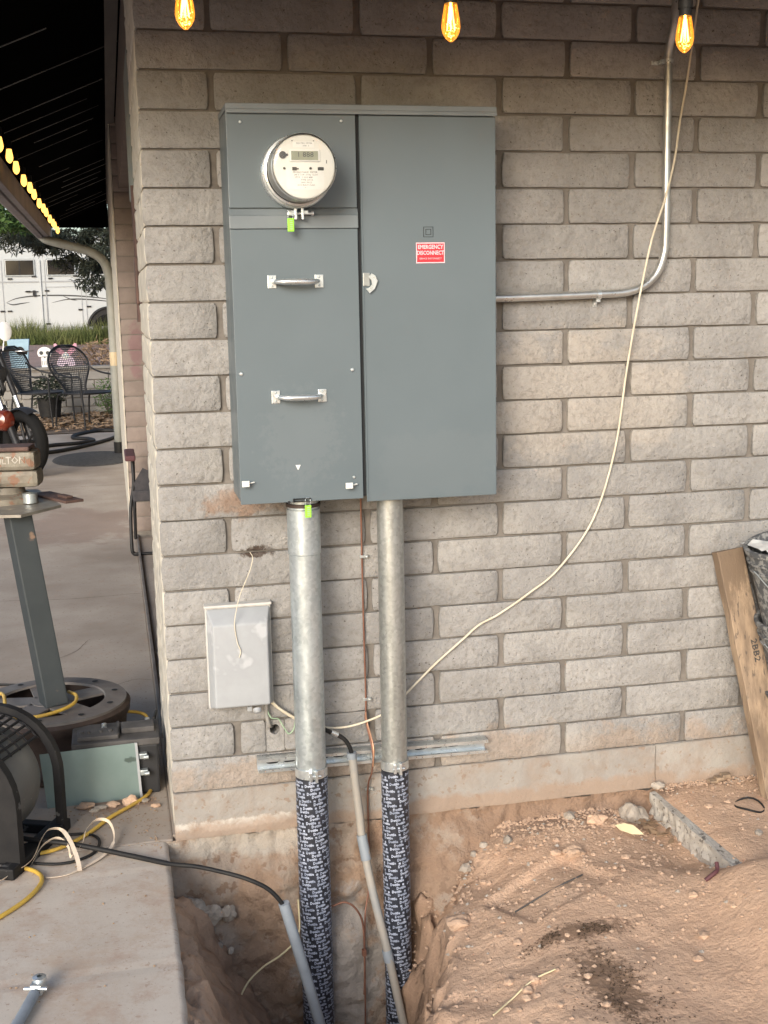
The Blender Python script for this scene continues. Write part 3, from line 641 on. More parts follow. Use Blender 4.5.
def seal(x, z, y, label, dz=.036):
    t = thing('seal_tag', label, 'seal tag', (x, y, z), 'lime green seal tags')
    S = MB(); S.box(x-.0085, x+.0085, y-.004, y+.004, z-.034, z, .0015); part('tag_body', S, 'green', t)
    S = MB(); S.tube(spline([(x-.006, y, z), (x-.007, y, z+.012), (x-.004, y+.002, z+.019), (x+.005, y+.003, z+.018), (x+.007, y, z+.011), (x+.006, y, z)], 4), .001, 5); part('seal_wire', S, 'galv', t)
    S = MB()
    for k_ in range(5): S.box(x-.003, x+.0045, y-.0047, y-.0041, z-.028+k_*.0052, z-.026+k_*.0052)
    part('print', S, 'greenw', t)
seal(.171, 1.772, -.238, 'lime green seal tag hanging from the clasp below the round meter')
seal(.1985, 1.015, -.208, 'lime green seal tag hanging from the bottom edge of the panel')

# ------------------------------------------------------------------ conduits
def wrap_letters(cx, cyl, r, z0, z1, lean=0):
    vs0, fs0 = text_geo('Dottie', .0118, res=1, bold=.0006); S = MB(); z = z1+.008; row = 0; circ = 2*pi*r; rr = random.Random(int(cx*1000))
    nper = max(1, int(circ/.0445)); pitch = circ/nper
    while z < z0-.006:
        for k_ in range(nper):
            u0 = k_*pitch+(row % 2)*pitch*.5+(row*7 % 5)*.004+rr.uniform(-.002, .002); zz = z+.0035*sin(u0/r+1)+rr.uniform(-.0008, .0008)
            out = []
            for p in vs0:
                u = u0+p.x*.92; a = u/r; q = zz+p.y+p.x*.10; out.append((cx+sin(a)*r+lean*(z0-q), cyl-cos(a)*r, q))
            S.add(out, fs0)
            # small emblem between the words
            u = u0+pitch/2; a0, a1 = (u-.003)/r, (u+.003)/r
            if row % 2: S.add([(cx+sin(a)*r+lean*(z0-zz), cyl-cos(a)*r, zz+dz) for a, dz in ((a0, -.003), (a1, -.003), (a1, .003), (a0, .003))], [(0, 1, 2, 3)])
        z += .0112; row += 1
    return S
def strut_clamp(cx, cyl, r, z, parent):
    S = MB(); S.lathe([(r+.001, 0), (r+.0035, 0), (r+.0035, .026), (r+.001, .026)], AX((cx, cyl, z), (0, 0, 1)), 32); o = part('clamp_band', S, 'zinc', parent)
    S = MB(); S.box(cx+.002, cx+.010, cyl-r-.018, cyl-r-.003, z-.004, z+.03, .001); S.tube([(cx-.016, cyl-r-.010, z+.013), (cx+.020, cyl-r-.010, z+.013)], .0035, 8); S.box(cx-.014, cx-.006, cyl-r-.016, cyl-r-.003, z, z+.026, .001); part('clamp_bolt', S, 'zinc', o)
def service_conduit(cx, r, ztop, zw, mt, label, coupling, lean=0):
    t = thing('service_conduit', label, 'conduit', (cx, -.13, -.9), 'metal riser conduits below the panel')
    S = MB(); S.tube([(cx, -.13, ztop), (cx, -.13, .6), (cx, -.13, zw-.01)], r, 40); part('pipe', S, mt, t)
    if coupling:
        S = MB(); S.lathe([(r, -.002), (r+.0028, 0), (r+.0028, .125), (r, .127)], AX((cx, -.13, .868), (0, 0, 1)), 40); part('coupling', S, 'galv', t)
        S = MB(); S.lathe([(r+.001, 0), (r+.005, .002), (r+.005, .01), (r-.004, .012), (r-.004, .022)], AX((cx, -.13, 1.0), (0, 0, 1)), 30); part('locknut', S, 'rim', t)
    n_ = 40; prf = [(r+.002+.0006*(i % 2), zw-(zw+.92)*i/60) for i in range(61)]
    S = MB(); S.lathe([(r, zw+.0005)]+prf, AX((cx, -.13, 0), (0, 0, 1)), 40); wr = part('tape_wrap', S, 'wrap', t)
    S = MB(); hl = []
    for i in range(int((zw+.7)/.055*20)): a = i*2*pi/20; hl.append((cx+(r+.0026)*sin(a), -.13-(r+.0026)*cos(a), zw-.01-.055*i/20))
    S.tube(hl, .0011, 5); part('tape_lap', S, 'wrap', wr)
    part('lettering', wrap_letters(cx, -.13, r+.0032, zw, -.70), 'letter', wr, kind='stuff')
    strut_clamp(cx, -.13, r, zw+.002, t)
    return t
service_conduit(.197, .0435, 1.03, .212, 'galv', 'thick galvanized conduit with a coupling below the meter, wrapped in printed black tape lower down', True)
service_conduit(.444, .0375, 1.02, .207, 'galv2', 'thinner steel conduit below the panel door, wrapped in printed black tape lower down', False)
# horizontal strut
t = thing('strut_channel', 'slotted zinc strut channel fixed level across the wall behind the conduits', 'strut', (.4, -.001, .2))
def chan(x0, x1, za, zb, y=-.006):
    S = MB(); dz = (zb-za)
    th = .0025; h = .0205; d = .041
    P_ = [(0, -h), (-d, -h), (-d, -h+.009), (-d+.007, -h+.009), (-d+.007, -h+.009-th), (-d+th, -h+.009-th), (-d+th, -h+th), (-th, -h+th), (-th, h-th), (-d+th, h-th), (-d+th, h-.009+th), (-d+.007, h-.009+th), (-d+.007, h-.009), (-d, h-.009), (-d, h), (0, h)]
    n_ = len(P_); S.add([V(x, y+a, (za if x == x0 else zb)+b) for x in (x0, x1) for a, b in P_], [tuple(range(n_)), tuple(range(2*n_-1, n_-1, -1))]+[(i, n_+i, n_+(i+1) % n_, (i+1) % n_) for i in range(n_)]); return S
S = chan(.054, .395, .219, .216); part('channel', S, 'zinc', t); S = chan(.3965, .757, .216, .211); part('channel', S, 'zinc', t)
S = MB()
for x in (.10, .15, .25, .30, .34, .50, .552, .604, .656):
    S.prism([(.013*cos(a*pi/8)*(1)+(.006 if cos(a*pi/8) > 0 else -.006), .0065*sin(a*pi/8)) for a in range(16)], .0006, FACE(x, -.0091, .2165-(x > .4)*.003))
part('slot', S, 'gap', t)
for x in (.41, .705): S = MB(); S.lathe([(0, .006), (.006, .006), (.0075, 0)], FACE(x, -.009, .214), 6); S.lathe([(0, .001), (.011, .001), (.011, 0)], FACE(x, -.0088, .214), 16); part('bolt', S, 'galv', t)
# EMT
t = thing('bent_conduit', 'thin bent steel conduit running from the right side of the panel up the wall', 'conduit', (1.3, -.03, 1.57))
P_ = [(.735, -.032, 1.558), (.9, -.032, 1.56), (1.10, -.032, 1.564), (1.19, -.032, 1.568), (1.245, -.032, 1.585), (1.287, -.032, 1.62), (1.308, -.032, 1.67), (1.314, -.032, 1.73), (1.3125, -.032, 1.95), (1.312, -.032, 2.18), (1.312, -.034, 2.25), (1.319, -.05, 2.33), (1.325, -.06, 2.5), (1.325, -.06, 2.78)]
S = MB(); S.tube(spline(P_, 8), .0118, 16); part('pipe', S, 'emt', t)
S = MB(); S.tube([(.7346, -.032, 1.558), (.765, -.032, 1.5585)], .0155, 8); part('connector', S, 'zinc', t)
for (x, z, dx, dz) in ((1.105, 1.563, 0, -1), (1.312, 2.22, -1, 0)):
    S = MB(); ax_ = (1, 0, 0) if dz else (0, 0, 1); S.lathe([(.0135, -.006), (.0145, -.006), (.0145, .006), (.0135, .006)], AX((x, -.032, z), ax_), 16)
    S.box(x-(.006 if dz else .04), x+(.006 if dz else -.012), -.006, -.003, z-(.035 if dz else .006), z+(-.01 if dz else .006), .001)
    S.lathe([(0, .006), (.005, .005), (.007, 0)], FACE(x+dx*.03, -.006, z+dz*.026), 8); S.box(x+dx*.016-.006, x+dx*.016+.006, -.034, -.006, z+dz*.016-.006, z+dz*.016+.006, .001); part('strap', S, 'zinc', t)
# white cable
P_ = [(1.41, -.05, 2.55), (1.397, -.04, 2.39), (1.376, -.022, 2.17), (1.358, -.02, 2.06), (1.338, -.03, 1.946), (1.30, -.05, 1.83), (1.262, -.05, 1.718), (1.225, -.05, 1.545), (1.203, -.02, 1.34), (1.171, -.015, 1.101), (1.103, -.015, .89), (.992, -.015, .743), (.90, -.015, .675), (.801, -.015, .615), (.74, -.015, .587), (.691, -.015, .548), (.60, -.015, .475), (.515, -.03, .405), (.46, -.06, .372), (.425, -.06, .348), (.34, -.045, .318), (.272, -.035, .314), (.20, -.03, .335), (.125, -.03, .385), (.09, -.03, .43)]
S = MB(); S.tube(spline(P_, 6), .0034, 8); solo('data_cable', S, 'cable_w', 'long ivory cable swooping down the wall from the eave to the small grey box', 'cable', loc=(1.4, -.05, 2.5))
# copper ground
t = thing('ground_wire', 'thin reddish copper ground wire running down the wall between the two conduits', 'wire', (.384, -.012, .97))
P_ = [(.384, -.012, 1.03), (.384, -.012, .69), (.386, -.012, .383), (.384, -.012, .32), (.394, -.058, .24), (.392, -.05, .17), (.384, -.02, .1), (.382, -.03, -.095), (.372, -.06, -.2), (.353, -.09, -.272), (.347, -.10, -.45), (.343, -.1, -.7)]
S = MB(); S.tube(spline(P_, 6), .0026, 8); part('wire', S, 'copper', t)
S = MB(); S.tube(spline([(.384, -.0155, .345), (.388, -.02, .31), (.396, -.062, .25), (.394, -.06, .19)], 5), .0025, 6); part('bare_wire', S, 'copper2', t)
for z in (.82, .384, .10): S = MB(); S.box(.378, .402, -.016, -.006, z-.004, z+.004, .001); S.lathe([(0, .005), (.004, .004), (.0055, 0)], FACE(.398, -.016, z), 8); part('wire_clip', S, 'zinc', t)
S = MB(); S.tube(spline([(.25, -.10, -.22), (.291, -.10, -.212), (.325, -.10, -.24), (.345, -.10, -.30), (.346, -.10, -.45), (.343, -.10, -.52)], 6), .0032, 8); S.box(.339, .352, -.108, -.094, -.392, -.372, .002)
solo('ground_tail', S, 'copper', 'short copper wire looping out of the dirt to a clamp in the trench', 'wire', loc=(.343, -.1, -.5))
# pvc between the conduits
t = thing('pvc_riser', 'bent grey pvc conduit between the wrapped conduits with a black cable in its top', 'conduit', (.46, -.08, -.7))
S = MB(); S.tube(spline([(.328, -.075, .245), (.336, -.075, .15), (.346, -.075, .05), (.353, -.085, -.04), (.374, -.125, -.19), (.40, -.165, -.33), (.425, -.19, -.48), (.44, -.205, -.57), (.475, -.235, -.78)], 5), .0125, 16); part('pipe', S, 'pvc_old', t)
S = MB(); S.tube([(.3495, -.0825, -.012), (.3595, -.098, -.085)], .0158, 16); part('coupling', S, 'pvc', t)
S = MB(); S.tube([(.4015, -.166, -.345), (.4075, -.1715, -.38)], .0155, 16); part('coupling', S, 'pvc', t)
S = MB(); S.tube([(.327, -.075, .246), (.3275, -.075, .228)], .0145, 14); part('bell_end', S, 'pvc', t)
S = MB(); S.tube(spline([(.245, -.085, .33), (.262, -.08, .318), (.285, -.075, .305), (.307, -.075, .288), (.322, -.075, .262), (.328, -.075, .235)], 6), .0066, 10); cb_ = part('black_cable', S, 'black', t)
S = MB(); S.tube([(.266, -.079, .3165), (.286, -.075, .3045)], .0078, 10); part('cable_fitting', S, 'zinc', cb_)
# left pvc stub and the coax across the slab
t = thing('pvc_stub', 'short grey pvc pipe leaning in the trench left of the wrapped conduits', 'conduit', (.17, -.3, -.5))
S = MB(); S.tube([(.083, -.30, -.085), (.128, -.30, -.27), (.174, -.30, -.468), (.21, -.3, -.62)], .0155, 20); part('pipe', S, 'pvc', t)
P_ = [(-1.1, .35, .012), (-.85, .16, .012), (-.70, .09, .04), (-.66, .05, .045), (-.60, .02, .04), (-.50, -.02, .035), (-.411, -.055, .022), (-.31, -.11, .012), (-.218, -.184, .014), (-.15, -.22, .015), (-.085, -.25, .006), (-.02, -.28, -.008), (.035, -.295, -.035), (.068, -.30, -.07), (.09, -.3, -.11)]
S = MB(); S.tube(spline(P_, 6), [.0075 if i < 48 else .0062 for i in range(len(P_)*6-5)], 10); solo('black_cable', S, 'black', 'stiff black cable crossing the walk slab and dropping into the leaning pvc pipe', 'cable', loc=(-.5, -.02, .03))

# ------------------------------------------------------------------ telephone box
t = thing('telephone_box', 'small dusty pale grey utility box on the wall left of the conduits', 'utility box', (.012, -.002, .42))
S = MB(); S.box(-.080, .108, -.03, -.003, .403, .702, .004); S.box(-.083, .110, -.038, -.003, .7025, .710, .002); part('back_tray', S, 'nid2', t)
def frust(x0, x1, z0, z1, y0, ix, iz0, iz1, y1, rd=.006):
    v = [V(x0, y0, z0), V(x1, y0, z0), V(x1, y0, z1), V(x0, y0, z1), V(x0+ix, y1, z0+iz0), V(x1-ix, y1, z0+iz0), V(x1-ix, y1, z1-iz1), V(x0+ix, y1, z1-iz1)]
    bm = bmesh.new(); q = [bm.verts.new(p) for p in v]
    for f in ((0, 3, 2, 1), (4, 5, 6, 7), (0, 1, 5, 4), (1, 2, 6, 5), (2, 3, 7, 6), (3, 0, 4, 7)): bm.faces.new([q[i] for i in f])
    bmesh.ops.bevel(bm, geom=bm.edges[:], offset=rd, segments=3, affect='EDGES', profile=.6); bm.verts.index_update()
    r_ = MB(); r_.add([x.co.copy() for x in bm.verts], [tuple(x.index for x in f.verts) for f in bm.faces], True); bm.free(); return r_
part('cover', frust(-.078, .106, .405, .701, -.03, .014, .012, .04, -.078), 'nid', t)
S = MB(); S.lathe([(0, .012), (.007, .012), (.012, .008), (.0125, 0)], AX((.055, -.062, .402), (0, -.75, -1)), 18); S.box(.028, .042, -.05, -.036, .392, .406, .002); part('screw_cap', S, 'nid', t)
S = MB(); S.tube(spline([(.058, -.004, .852), (.062, -.03, .84), (.05, -.035, .80), (.02, -.06, .745), (.004, -.082, .70), (-.002, -.082, .66), (.004, -.083, .61), (.012, -.083, .585), (.008, -.082, .565)], 6), .0014, 6); solo('loose_wire', S, 'cable_w', 'thin stray wire drooping from a wall crack over the small utility box', 'wire', loc=(.058, -.004, .85))
S = MB(); S.tube(spline([(.085, -.02, .43), (.10, -.02, .405), (.135, -.02, .372), (.175, -.025, .345), (.20, -.03, .34)], 6), .0033, 8); solo('data_cable', S, 'cable_w', 'short ivory cable from the bottom of the utility box to behind the conduit', 'cable', loc=(.085, -.02, .43))
S = MB(); S.tube(spline([(.092, -.02, .425), (.088, -.02, .39), (.098, -.03, .36), (.12, -.025, .352), (.135, -.022, .325), (.15, -.02, .302), (.165, -.02, .315), (.17, -.02, .34)], 6), .0018, 6); solo('telephone_wire', S, 'greenw', 'thin pale green wire curling beside the round hole in the wall', 'wire', loc=(.092, -.02, .42))
S = MB(); S.tube(spline([(.088, -.02, .42), (.086, -.022, .37), (.095, -.012, .33), (.108, .03, .315)], 6), .0055, 8); solo('telephone_wire', S, 'pvc_old', 'grey cable going from the utility box into the round hole in the wall', 'wire', loc=(.088, -.02, .42))

# ------------------------------------------------------------------ string lights
def bulb_tree(loc, label, big=True, group='amber string light bulbs'):
    t = thing('light_bulb', label, 'light bulb', loc, group); x, y, z = loc
    n_ = 20 if big else 10
    S = MB(); S.lathe([(0, 0), (.004, .001), (.012, .008), (.018, .018), (.0205, .030), (.019, .046), (.0155, .066), (.0135, .078)], AX((x, y, z-.10), (0, 0, 1)), n_)
    part('glass', S, 'bulb' if big else 'glow', t)
    S = MB(); S.lathe([(.0135, 0), (.0135, .018), (.011, .02)], AX((x, y, z-.022), (0, 0, 1)), n_); S.lathe([(.016, 0), (.0165, .03), (.012, .034), (0, .034)], AX((x, y, z-.006), (0, 0, 1)), n_); S.tube([(x, y, z+.026), (x, y, z+.05)], .004, 6); part('socket', S, 'black', t)
    if big:
        S = MB()
        for k_ in range(6):
            a = k_*pi/3; S.tube([(x+.003*cos(a), y+.003*sin(a), z-.028), (x+.0095*cos(a+.3), y+.0095*sin(a+.3), z-.076)], .0011, 5)
        S.tube([(x, y, z-.02), (x, y, z-.055)], .003, 6)
        rr = random.Random(int(x*100))
        for k_ in range(26):
            a = rr.uniform(0, 6.28); q = rr.uniform(.003, .0175); zz = z-rr.uniform(.066, .09); q *= min(1, (zz-(z-.1))/.03+.1)
            S.lathe([(0, -.0012), (.0014, 0), (0, .0012)], AX((x+q*cos(a), y+q*sin(a), zz), (0, 0, 1)), 5)
        part('filament', S, 'fil', t)
    return t
for x, z, lb_ in ((-.1155, 2.210, 'lit amber bulb hanging above the left top corner of the grey panel'), (.4455, 2.200, 'lit amber bulb hanging above the door of the grey panel'), (.986, 2.190, 'lit amber bulb hanging beside the vertical conduit at the right')):
    bulb_tree((x, -.8, z), lb_)
S = MB(); S.tube(spline([(-.86, -.86, 2.40), (-.6, -.82, 2.29), (-.1155, -.8, 2.262), (.4455, -.8, 2.252), (.986, -.8, 2.242), (1.6, -.8, 2.24), (2.6, -.8, 2.3)], 8), .003, 6); solo('string_light_cable', S, 'black', 'black cable carrying the three bulbs in front of the wall', 'cable', loc=(.4455, -.8, 2.25))
first = None; ords = ['nearest', 'second nearest', 'third nearest', 'fourth nearest', 'fifth nearest', 'sixth nearest', 'seventh nearest', 'eighth nearest', 'ninth nearest', 'tenth nearest', 'eleventh nearest', 'twelfth nearest', 'farthest']
for i in range(13):
    y = 3.35+i*.64; loc = (-.80+.004*sin(i*2.1), y, 2.455-.01*cos(i*2)); lab = ords[i]+' lit bulb in the row under the patio eave'
    if first is None: first = bulb_tree(loc, lab, False)
    else: c_ = copy_tree(first); c_.location = loc; c_['label'] = lab
S = MB(); S.tube([(-.80, -.8, 2.50)]+[(-.80, y/10, 2.502-.006*sin(y)) for y in range(0, 114, 4)], .003, 5); solo('string_light_cable', S, 'black', 'black cable carrying the row of bulbs along the patio eave', 'cable', loc=(-.853, 0, 2.45))

# ------------------------------------------------------------------ right side: boards, buckets, broken pad
def board(pb, pt, wdt, th, mt, label, stamp=False):
    pb = Vector(pb); pt = Vector(pt); d = (pt-pb); L = d.length; d.normalize(); xdir = Vector((cos(.05), sin(.05), 0)); xdir = (xdir-d*xdir.dot(d)).normalized(); nrm = xdir.cross(d)
    T = Matrix(((xdir.x, nrm.x*-1, d.x, pb.x), (xdir.y, -nrm.y, d.y, pb.y), (xdir.z, -nrm.z, d.z, pb.z), (0, 0, 0, 1)))
    if T.determinant() < 0: T = Matrix(((xdir.x, nrm.x, d.x, pb.x), (xdir.y, nrm.y, d.y, pb.y), (xdir.z, nrm.z, d.z, pb.z), (0, 0, 0, 1)))
    S = MB(); nz_ = 40; vs = []
    prf = [(-.5, -.45), (-.47, -.5), (.47, -.5), (.5, -.45), (.5, .45), (.47, .5), (-.47, .5), (-.5, .45)]
    for j in range(nz_+1):
        z = L*j/nz_; wob = .0016*fbm(z*9, 3, 1)
        for k_, (a, b) in enumerate(prf):
            zz = z+(.006*n3(k_*3.3, 2) if j == nz_ else 0); vs.append(T @ V(a*wdt+wob*(1 if a > 0 else 1.8), b*th, zz))
    S.add(vs, [(j*8+k_, j*8+(k_+1) % 8, (j+1)*8+(k_+1) % 8, (j+1)*8+k_) for j in range(nz_) for k_ in range(8)]+[tuple(range(7, -1, -1)), tuple(nz_*8+k_ for k_ in range(8))])
    if not stamp: return solo('lumber_board', S, mt, label, 'board', 'boards leaning on the wall', tuple(pb))
    t = thing('lumber_board', label, 'board', tuple(pb), 'boards leaning on the wall'); part('plank', S, mt, t)
    S = MB()
    sgn = -1 if (T @ V(0, -1, 0)-T @ V(0, 0, 0)).y < 0 else 1
    TT = T @ Matrix.Translation((.016, sgn*(th/2+.0006), L*.60)) @ Matrix(((0, 1, 0, 0), (0, 0, 1, 0), (1, 0, 0, 0), (0, 0, 0, 1)))
    vs_, fs_ = text_geo('2BB2', .030, res=1, bold=.0005); S.add([T @ V(.016+p.y, sgn*(th/2+.0005), L*.60-p.x*1.15) for p in vs_], fs_)
    part('stamp', S, 'ink', t)
board((1.655, -.20, -.012), (1.549, -.022, .768), .092, .036, 'wood', 'tan weathered board leaning on the wall in front of the dark board', True)
board((1.80, -.15, .0), (1.628, -.024, .772), .036, .038, 'wood_d', 'dark narrow board leaning between the tan board and the buckets')
def bucket(z, label, sc=1):
    t = thing('bucket', label, 'bucket', (1.655, -.19, z), 'nested buckets by the wall'); x, y = 1.655, -.19
    S = MB(); S.lathe([(0, .003), (.125, .003), (.128, 0), (.150, .36), (.1465, .36), (.125, .01), (0, .01)], AX((x, y, z), (0, 0, 1)), 40); part('tub', S, 'bucketm', t)
    S = MB()
    for zz, rr_ in ((.345, .157), (.315, .155), (.288, .152)): S.lathe([(rr_-.009, zz), (rr_, zz), (rr_, zz+.006), (rr_-.009, zz+.006)], AX((x, y, z), (0, 0, 1)), 40)
    S.lathe([(.1465, .36), (.159, .361), (.159, .352), (.149, .35)], AX((x, y, z), (0, 0, 1)), 40); part('rim', S, 'bucketm', t)
    S = MB(); S.tube(spline([(x-.155, y, z+.30), (x-.13, y-.09, z+.24), (x, y-.168, z+.20), (x+.13, y-.09, z+.24), (x+.155, y, z+.30)], 6), .002, 6); part('bail', S, 'galv', t)
    t.location = (1.845-.19*z, -.19, z+.005); t.rotation_euler = (0, -.19, 0)
bucket(.465, 'cement splashed bucket on top of the nested stack behind the boards'); bucket(.235, 'middle bucket of the nested stack behind the boards'); bucket(.005, 'bottom bucket of the nested stack standing on the ground')
S = MB(); rr = random.Random(5)
sc_ = [(1.69+(-.125+.25*i/11)+0, -.19-.12+.24*j/11, 0.800+.014*fbm(i*.8, j*.8, 4)) for i in range(12) for j in range(12)]
S.add(sc_, [(i*12+j, (i+1)*12+j, (i+1)*12+j+1, i*12+j+1) for i in range(11) for j in range(11)])
solo('crumpled_paper', S, 'white', 'pale crumpled paper filling the top bucket', 'paper', loc=(1.72, -.19, .81))
S = MB(); S.lathe([(0, 0), (.02, .0), (.024, .008), (.02, .016), (0, .018)], AX((1.61, -.25, .822), (0, 0, 1)), 12); solo('cap', S, 'maroon', 'small dark red cap on the scraps in the top bucket', 'cap', loc=(1.61, -.25, .822))
# broken concrete pad
def shard(name, poly, z0, z1, mt, jag=.006, seed=1, rings=5, seg=10):
    """a slab piece: outline subdivided and roughened on its broken sides"""
    S = MB(); pts = []
    for (a, b), (c, d) in zip(poly, poly[1:]+poly[:1]):
        for k_ in range(seg): u = k_/seg; pts.append((a+(c-a)*u, b+(d-b)*u))
    n_ = len(pts); vs = []
    for j in range(rings+1):
        z = z0+(z1-z0)*j/rings
        for x, y in pts:
            q = jag*(1 if 0 < j < rings else .6); vs.append((x+q*fbm(x*30, y*30, z*30+seed), y+q*fbm(x*30+9, y*30, z*30+seed), z+(.002*n3(x*20, y*20, seed) if j == rings else 0)))
    fs = [(j*n_+i, j*n_+(i+1) % n_, (j+1)*n_+(i+1) % n_, (j+1)*n_+i) for j in range(rings) for i in range(n_)]+[tuple(rings*n_+i for i in range(n_))]
    return S.add(vs, fs)
M['pad'] = mat('old_pad_concrete', (.50, .47, .42), (.40, .36, .31), 9, .9, bump=.8, bscale=60, bdist=.008, speck=(.16, .14, .12), sscale=50, sthr=.58)
S = shard('p', [(1.300, -.03), (1.300, -.575), (1.62, -.62), (2.3, -.62), (2.3, -.012), (1.42, -.012)], -.10, -.004, 'pad', .010, 3, 6, 26)
solo('concrete_pad', S, 'pad', 'dirt covered broken concrete pad with a pale chipped edge under the boards', 'concrete pad', loc=(1.5, -.3, -.05))
S = MB(); vs = []
for i in range(56):
    for j in range(50):
        u, v = i/55, j/49; x = 1.318+1.0*u+.02*(1-u)*v; y = -.014-.62*v
        e = min(u*22, 1)*min((1-v)*9, 1)*min(v*9+.25, 1); vs.append((x, y, -.0035+.012*e*(1+.4*fbm(x*5, y*5, 2))+.0018*fbm(x*30, y*30, 4)))
S.add(vs, [(i*50+j, i*50+j+1, (i+1)*50+j+1, (i+1)*50+j) for i in range(55) for j in range(49)], True); part('dirt_cover', S, 'dirt', kind='structure')
def rock(loc, r, seed, squash=.7, mt='rock', sub=2, name='rock', label=None, cat='rock', group=None, stretch=(1, 1)):
    bm = bmesh.new(); bmesh.ops.create_icosphere(bm, subdivisions=sub, radius=1); S = MB()
    vs = []
    for v in bm.verts:
        p = v.co.normalized(); q = 1+.38*n3(p.x*1.3+seed*7, p.y*1.3, p.z*1.3)+.18*n3(p.x*3+seed, p.y*3, p.z*3)
        q = round(q*7)/7*.5+q*.5; vs.append((loc[0]+p.x*q*r*stretch[0], loc[1]+p.y*q*r*stretch[1], loc[2]+p.z*q*r*squash))
    bm.verts.index_update(); fs = [tuple(x.index for x in f.verts) for f in bm.faces]; bm.free(); S.add(vs, fs)
    if label: return solo(name, S, mt, label, cat, group, loc)
    return S
G = ground_z
def gz(x, y): return G(x, y)
rocks = [(1.225, -.075, .040, 1.0, 'rock', 'largest grey broken stone in front of the pad corner', (1.1, .8)), (1.09, -.10, .026, .8, 'clod', 'brown stone left of the pale leaf by the wall', (1.2, .8)),
 (1.02, -.05, .018, .8, 'rock', 'small grey stone near the wall left of the brown stone', (1, 1)), (.80, -.10, .014, 1.1, 'rock', 'small pale grey stone standing at the left end of the wall rocks', (1, 1)),
 (.665, -.10, .017, .9, 'rock', 'grey stone at the trench edge beside the right conduit', (1.1, 1)), (.70, -.07, .010, 1, 'rock', 'pale small stone just right of the stone at the trench edge', (1, 1)),
 (.945, -.275, .026, .7, 'clod', 'flat brown clod lying at the end of the board imprint', (1.3, .8)), (.90, -.25, .016, .6, 'clod', 'smaller clod beside the flat brown clod', (1.2, 1)),
 (.735, -.06, .012, .9, 'rock', 'little grey stone in the middle of the wall rocks', (1, 1)), (.76, -.12, .010, .8, 'clod', 'little brown clod in front of the wall rocks', (1, 1)),
 (.55, -.42, .030, .6, 'clod', 'grey brown lump half buried on the mound slope', (1.2, 1)), (.60, -.86, .014, .8, 'clod', 'small clod near the twig at the bottom of the mound', (1, 1)), (.625, -.84, .012, .8, 'clod', 'round clod beside the small clod near the twig', (1, 1)),
 (1.33, -.03, .017, .8, 'rock', 'pale stone squeezed between the pad and the wall', (1.4, .7)), (1.46, -.42, .013, .7, 'rock', 'white pebble on the pad below the black loop', (1, 1)), (1.49, -.45, .010, .7, 'rock', 'smaller white pebble beside it on the pad', (1, 1)), (1.59, -.41, .012, .7, 'clod', 'brown pebble on the pad beside the board foot', (1, 1))]
for i, (x, y, r_, sq, mt_, lb_, stt) in enumerate(rocks):
    z = gz(x, y) if x < 1.31 else .008
    rock((x, y, z+r_*sq*.45), r_, i+3, sq, mt_, 2 if r_ < .02 else 3, label=lb_, group='stones on the dirt', stretch=stt)
for i, (x, y, z, r_, lb_) in enumerate(((-.155, .0, -.195, .035, 'large broken grey concrete lump at the left end of the trench'), (-.10, -.01, -.215, .030, 'broken concrete lump right of the large one in the trench'), (-.055, -.01, -.215, .026, 'flatter grey lump by the slab edge in the trench'), (-.085, -.03, -.305, .012, 'small stone below the concrete lumps'), (-.055, -.04, -.32, .011, 'tiny stone below the flatter lump'))):
    rock((x, y-.06, z), r_, i+31, 1.0, 'rock', 3, label=lb_, group='broken lumps in the trench', stretch=(.9, .8))
# loose small stuff on the dirt
S = MB(); rr = random.Random(11); S2 = MB()
for i in range(4600):
    x = rr.uniform(.3, 1.9); y = -abs(rr.gauss(0, .5)) if i % 3 else -abs(rr.gauss(0, .09))
    if y < -1.5: continue
    z = gz(x, y) if x < 1.33 else .006
    r_ = min(.008, .0010/max(.1, rr.random()**1.3)) if i % 3 else rr.uniform(.002, .007)
    o = rr.random()*99; vs = []
    for a in range(5): vs.append((x+r_*cos(a*1.257+o)*rr.uniform(.7, 1.2), y+r_*sin(a*1.257+o)*rr.uniform(.7, 1.2), z+r_*rr.uniform(-.1, .2)))
    vs += [(x+r_*.2, y, z+r_*rr.uniform(.5, .9))]
    T_ = S if rr.random() < .88 else S2
    T_.add(vs, [(a, (a+1) % 5, 5) for a in range(5)])
for i in range(380):
    x = .40+1.3*rr.random()**1.8; y = -1.2*rr.random()**1.5; r_ = rr.uniform(.003, .008)+.012*rr.random()**6
    z = gz(x, y) if x < 1.31 else .008
    if x > 1.31 and rr.random() < .7: continue
    b_ = rock((x, y, z+r_*.1), r_, rr.random()*90, .6, 'clod', 1); S.v_off = 0; S.add(b_.v, b_.f)
for mb_, m_ in ((S, 'clod'), (S2, 'rock')): tag(part('loose_pebbles', mb_, m_, kind='stuff'), 'loose pebbles and crumbs scattered over the sandy dirt' if m_ == 'clod' else 'grey gravel crumbs scattered over the sandy dirt', 'pebbles')
